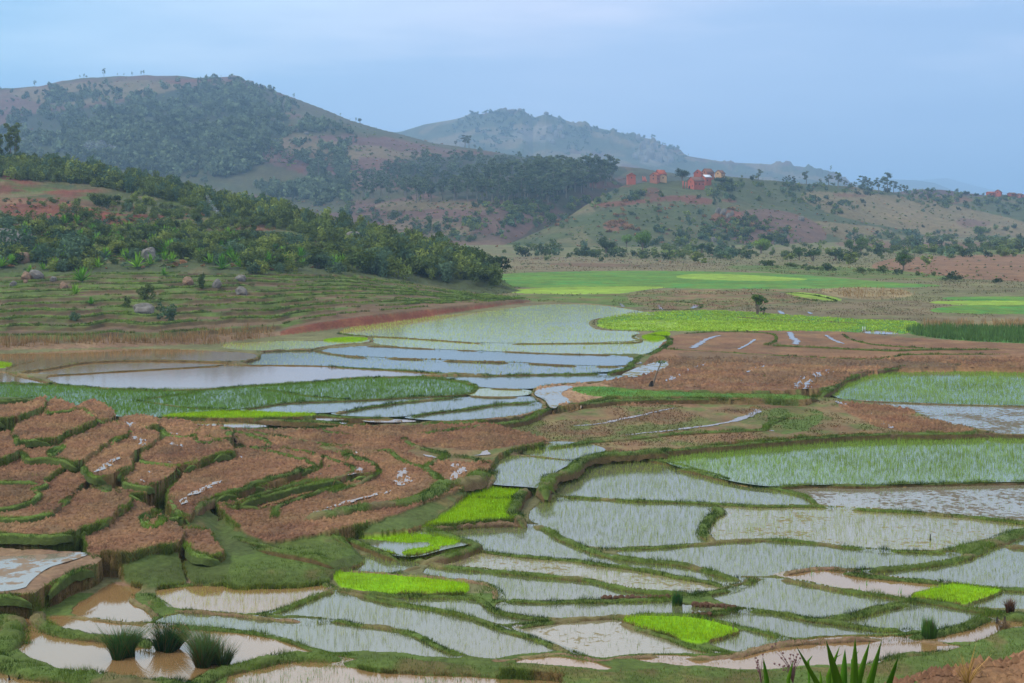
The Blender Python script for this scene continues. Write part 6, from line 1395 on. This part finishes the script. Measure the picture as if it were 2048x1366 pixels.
# dry seed-headed weeds
def weed(x0, y0, heads, label, Y=14.0):
    k = Y / F; paths = []; bl = []; bp = np.array([(x0 - CX) * k, Y, H - (y0 - HOR) * k])
    for hx, hy in heads:
        tip = np.array([(hx - CX) * k, Y + rnd.uniform(-.2, .2), H - (hy - HOR) * k]); mid = bp * .5 + tip * .5 + np.array([(tip[0] - bp[0]) * -.2, 0, .02])
        paths.append([(*bp, .004), (*mid, .003), (*tip, .0015)])
        for _ in range(5): bl.append((*(tip + np.array([rnd.uniform(-.02, .02) for _ in range(3)])), .009, .009, .011))
    v, f = tubes(paths, 4); e = bpy.data.objects.new('dry_weed', None); COL.objects.link(e); e.location = bp; tag(e, label, 'weed')
    mesh_np('stem', v - bp, f, None, M_DRYW, e)
    for i in range(0, len(bl), 5):
        c0 = np.mean([q[:3] for q in bl[i:i + 5]], 0); bm = bmesh.new(); bmesh.ops.create_icosphere(bm, subdivisions=2, radius=.011)
        for q in bm.verts: q.co *= rnd.uniform(.55, 1.25)
        me = bpy.data.meshes.new('seed_head'); bm.to_mesh(me); bm.free(); me.materials.append(M_DRYW); o = bpy.data.objects.new('seed_head', me); COL.objects.link(o); o.parent = e; o.location = c0 - bp
M_DRYW = mat_plain('dry_stem', srgb(104, 74, 74), .9, 20, .2)
weed(1586, 1366, [rc(x, y) for x, y in ((390, 515), (560, 515), (430, 545), (520, 590), (590, 600), (660, 575), (350, 550), (600, 640), (680, 670), (440, 640), (330, 695), (380, 690), (450, 700), (500, 670), (540, 740), (630, 690), (700, 640), (590, 780), (480, 760), (700, 600), (560, 640), (620, 720), (670, 740), (430, 740))], 'dry weed with small dark seed heads left of the agave')
weed(1522, 1366, [rc(x, y) for x, y in ((75, 670), (120, 665), (228, 655), (70, 720), (130, 730), (155, 755), (230, 755), (105, 700), (80, 745))], 'second dry seed-headed weed, smaller, at the far left of the agave')

# sticks and stumps
def stick(name, x0, y0, x1, y1, z0, r, label, cat, mat=M_BARK, tufts=0):
    q = ground_xy(np.array([[x0, y0]]), z0)[0]; k = q[1] / F; tip = np.array([(x1 - x0) * k, 0, (y0 - y1) * k]); v, f = tubes([[(0, 0, -.1, r * 1.6), (tip[0] * .45, .05, tip[2] * .5, r), (tip[0], 0, tip[2], r * .6)]], 6)
    o = mesh_np(name, v, f, None, mat); o.location = (q[0], q[1], z0); tag(o, label, cat)
    if tufts:
        lv, lf, tn = leafmass([(tip[0], 0, tip[2], .5, .3, .12)], tufts, .07, 3); mesh_np('leaves', lv, lf, np.array(srgb(90, 118, 60))[None] * tn[:, None], M_LEAF, o)
stick('leaning_sapling', 1304, 772, 1323, 724, 1.0, .07, 'thin leaning stick of a sapling in the ploughed field left of the puddles', 'sapling', tufts=60)
stick('dark_stump', 1301, 773, 1304, 762, 1.0, .16, 'dark stump at the foot of the leaning sapling', 'stump', M_DARK)
stick('stake', 1466, 1268, 1467, 1245, .0, .02, 'thin stake at the right end of the front seedling bed', 'stake')
stick('stake', 1995, 1248, 1995, 1234, .0, .05, 'left one of two short stakes in the pink pond at the right', 'stake', M_DARK); stick('stake', 2010, 1248, 2010, 1233, .0, .05, 'right one of two short stakes in the pink pond at the right', 'stake', M_DARK)
stick('stake', 1861, 1082, 1861, 1068, .0, .03, 'short dark stake in the silted paddy at the right', 'stake', M_DARK); stick('lotus_plant', 18, 1362, 17, 1350, .0, .03, 'curled dark lotus stalk at the lower left corner, left one', 'stem', M_DARK); stick('lotus_plant', 34, 1360, 40, 1350, .0, .03, 'dark bent lotus stalk at the lower left corner, right one', 'stem', M_DARK)
# floating leaves in the lower left corner
M_PAD = mat_plain('lily_pad', srgb(120, 140, 56), .6, 8, .2)
for i in range(46):
    x, y = rnd.uniform(-20, 150) ** 1.0, rnd.uniform(1343, 1370); 
    if y < 1340 + x * .09: continue
    q = ground_xy(np.array([[x, y]]), .012)[0]; n = 10; r = rnd.uniform(.04, .10); g = rnd.random() * 6
    v = [(0, 0, 0)] + [(r * math.cos(g + a * 5.9 / (n - 1)), r * math.sin(g + a * 5.9 / (n - 1)), .004) for a in range(n)]
    o = mesh_np('lily_pad', np.array(v), np.array([(0, a, a + 1) for a in range(1, n)]), None, M_PAD); o.location = (q[0], q[1], .018); tag(o, 'small floating yellow green leaf in the pond of the lower left corner', 'water leaf', 'floating leaves in the lower left corner')
#@@HAZE
hz = bpy.data.meshes.new('haze'); bm = bmesh.new(); bmesh.ops.create_cube(bm, size=1); bm.to_mesh(hz); bm.free()
ho = bpy.data.objects.new('haze', hz); COL.objects.link(ho); zlo = float(ZG.min()) - 1.0; zhi = float(ZG.max()) + 25
xm = float(np.abs(XX).max()) + 200
ho.scale = (2 * xm, 34600, zhi - zlo); ho.location = (0, 17100, (zhi + zlo) / 2); ho['kind'] = 'stuff'; ho['label'] = 'pale blue haze filling the valley air'; ho['category'] = 'haze'
hm_ = bpy.data.materials.new('haze'); hm_.use_nodes = True; t = hm_.node_tree; t.nodes.clear(); o_ = t.nodes.new('ShaderNodeOutputMaterial'); v_ = t.nodes.new('ShaderNodeVolumePrincipled')
v_.inputs['Color'].default_value = (.44, .66, .96, 1); v_.inputs['Density'].default_value = 2.2e-4; v_.inputs['Anisotropy'].default_value = .2
t.links.new(v_.outputs[0], o_.inputs['Volume']); hz.materials.append(hm_)
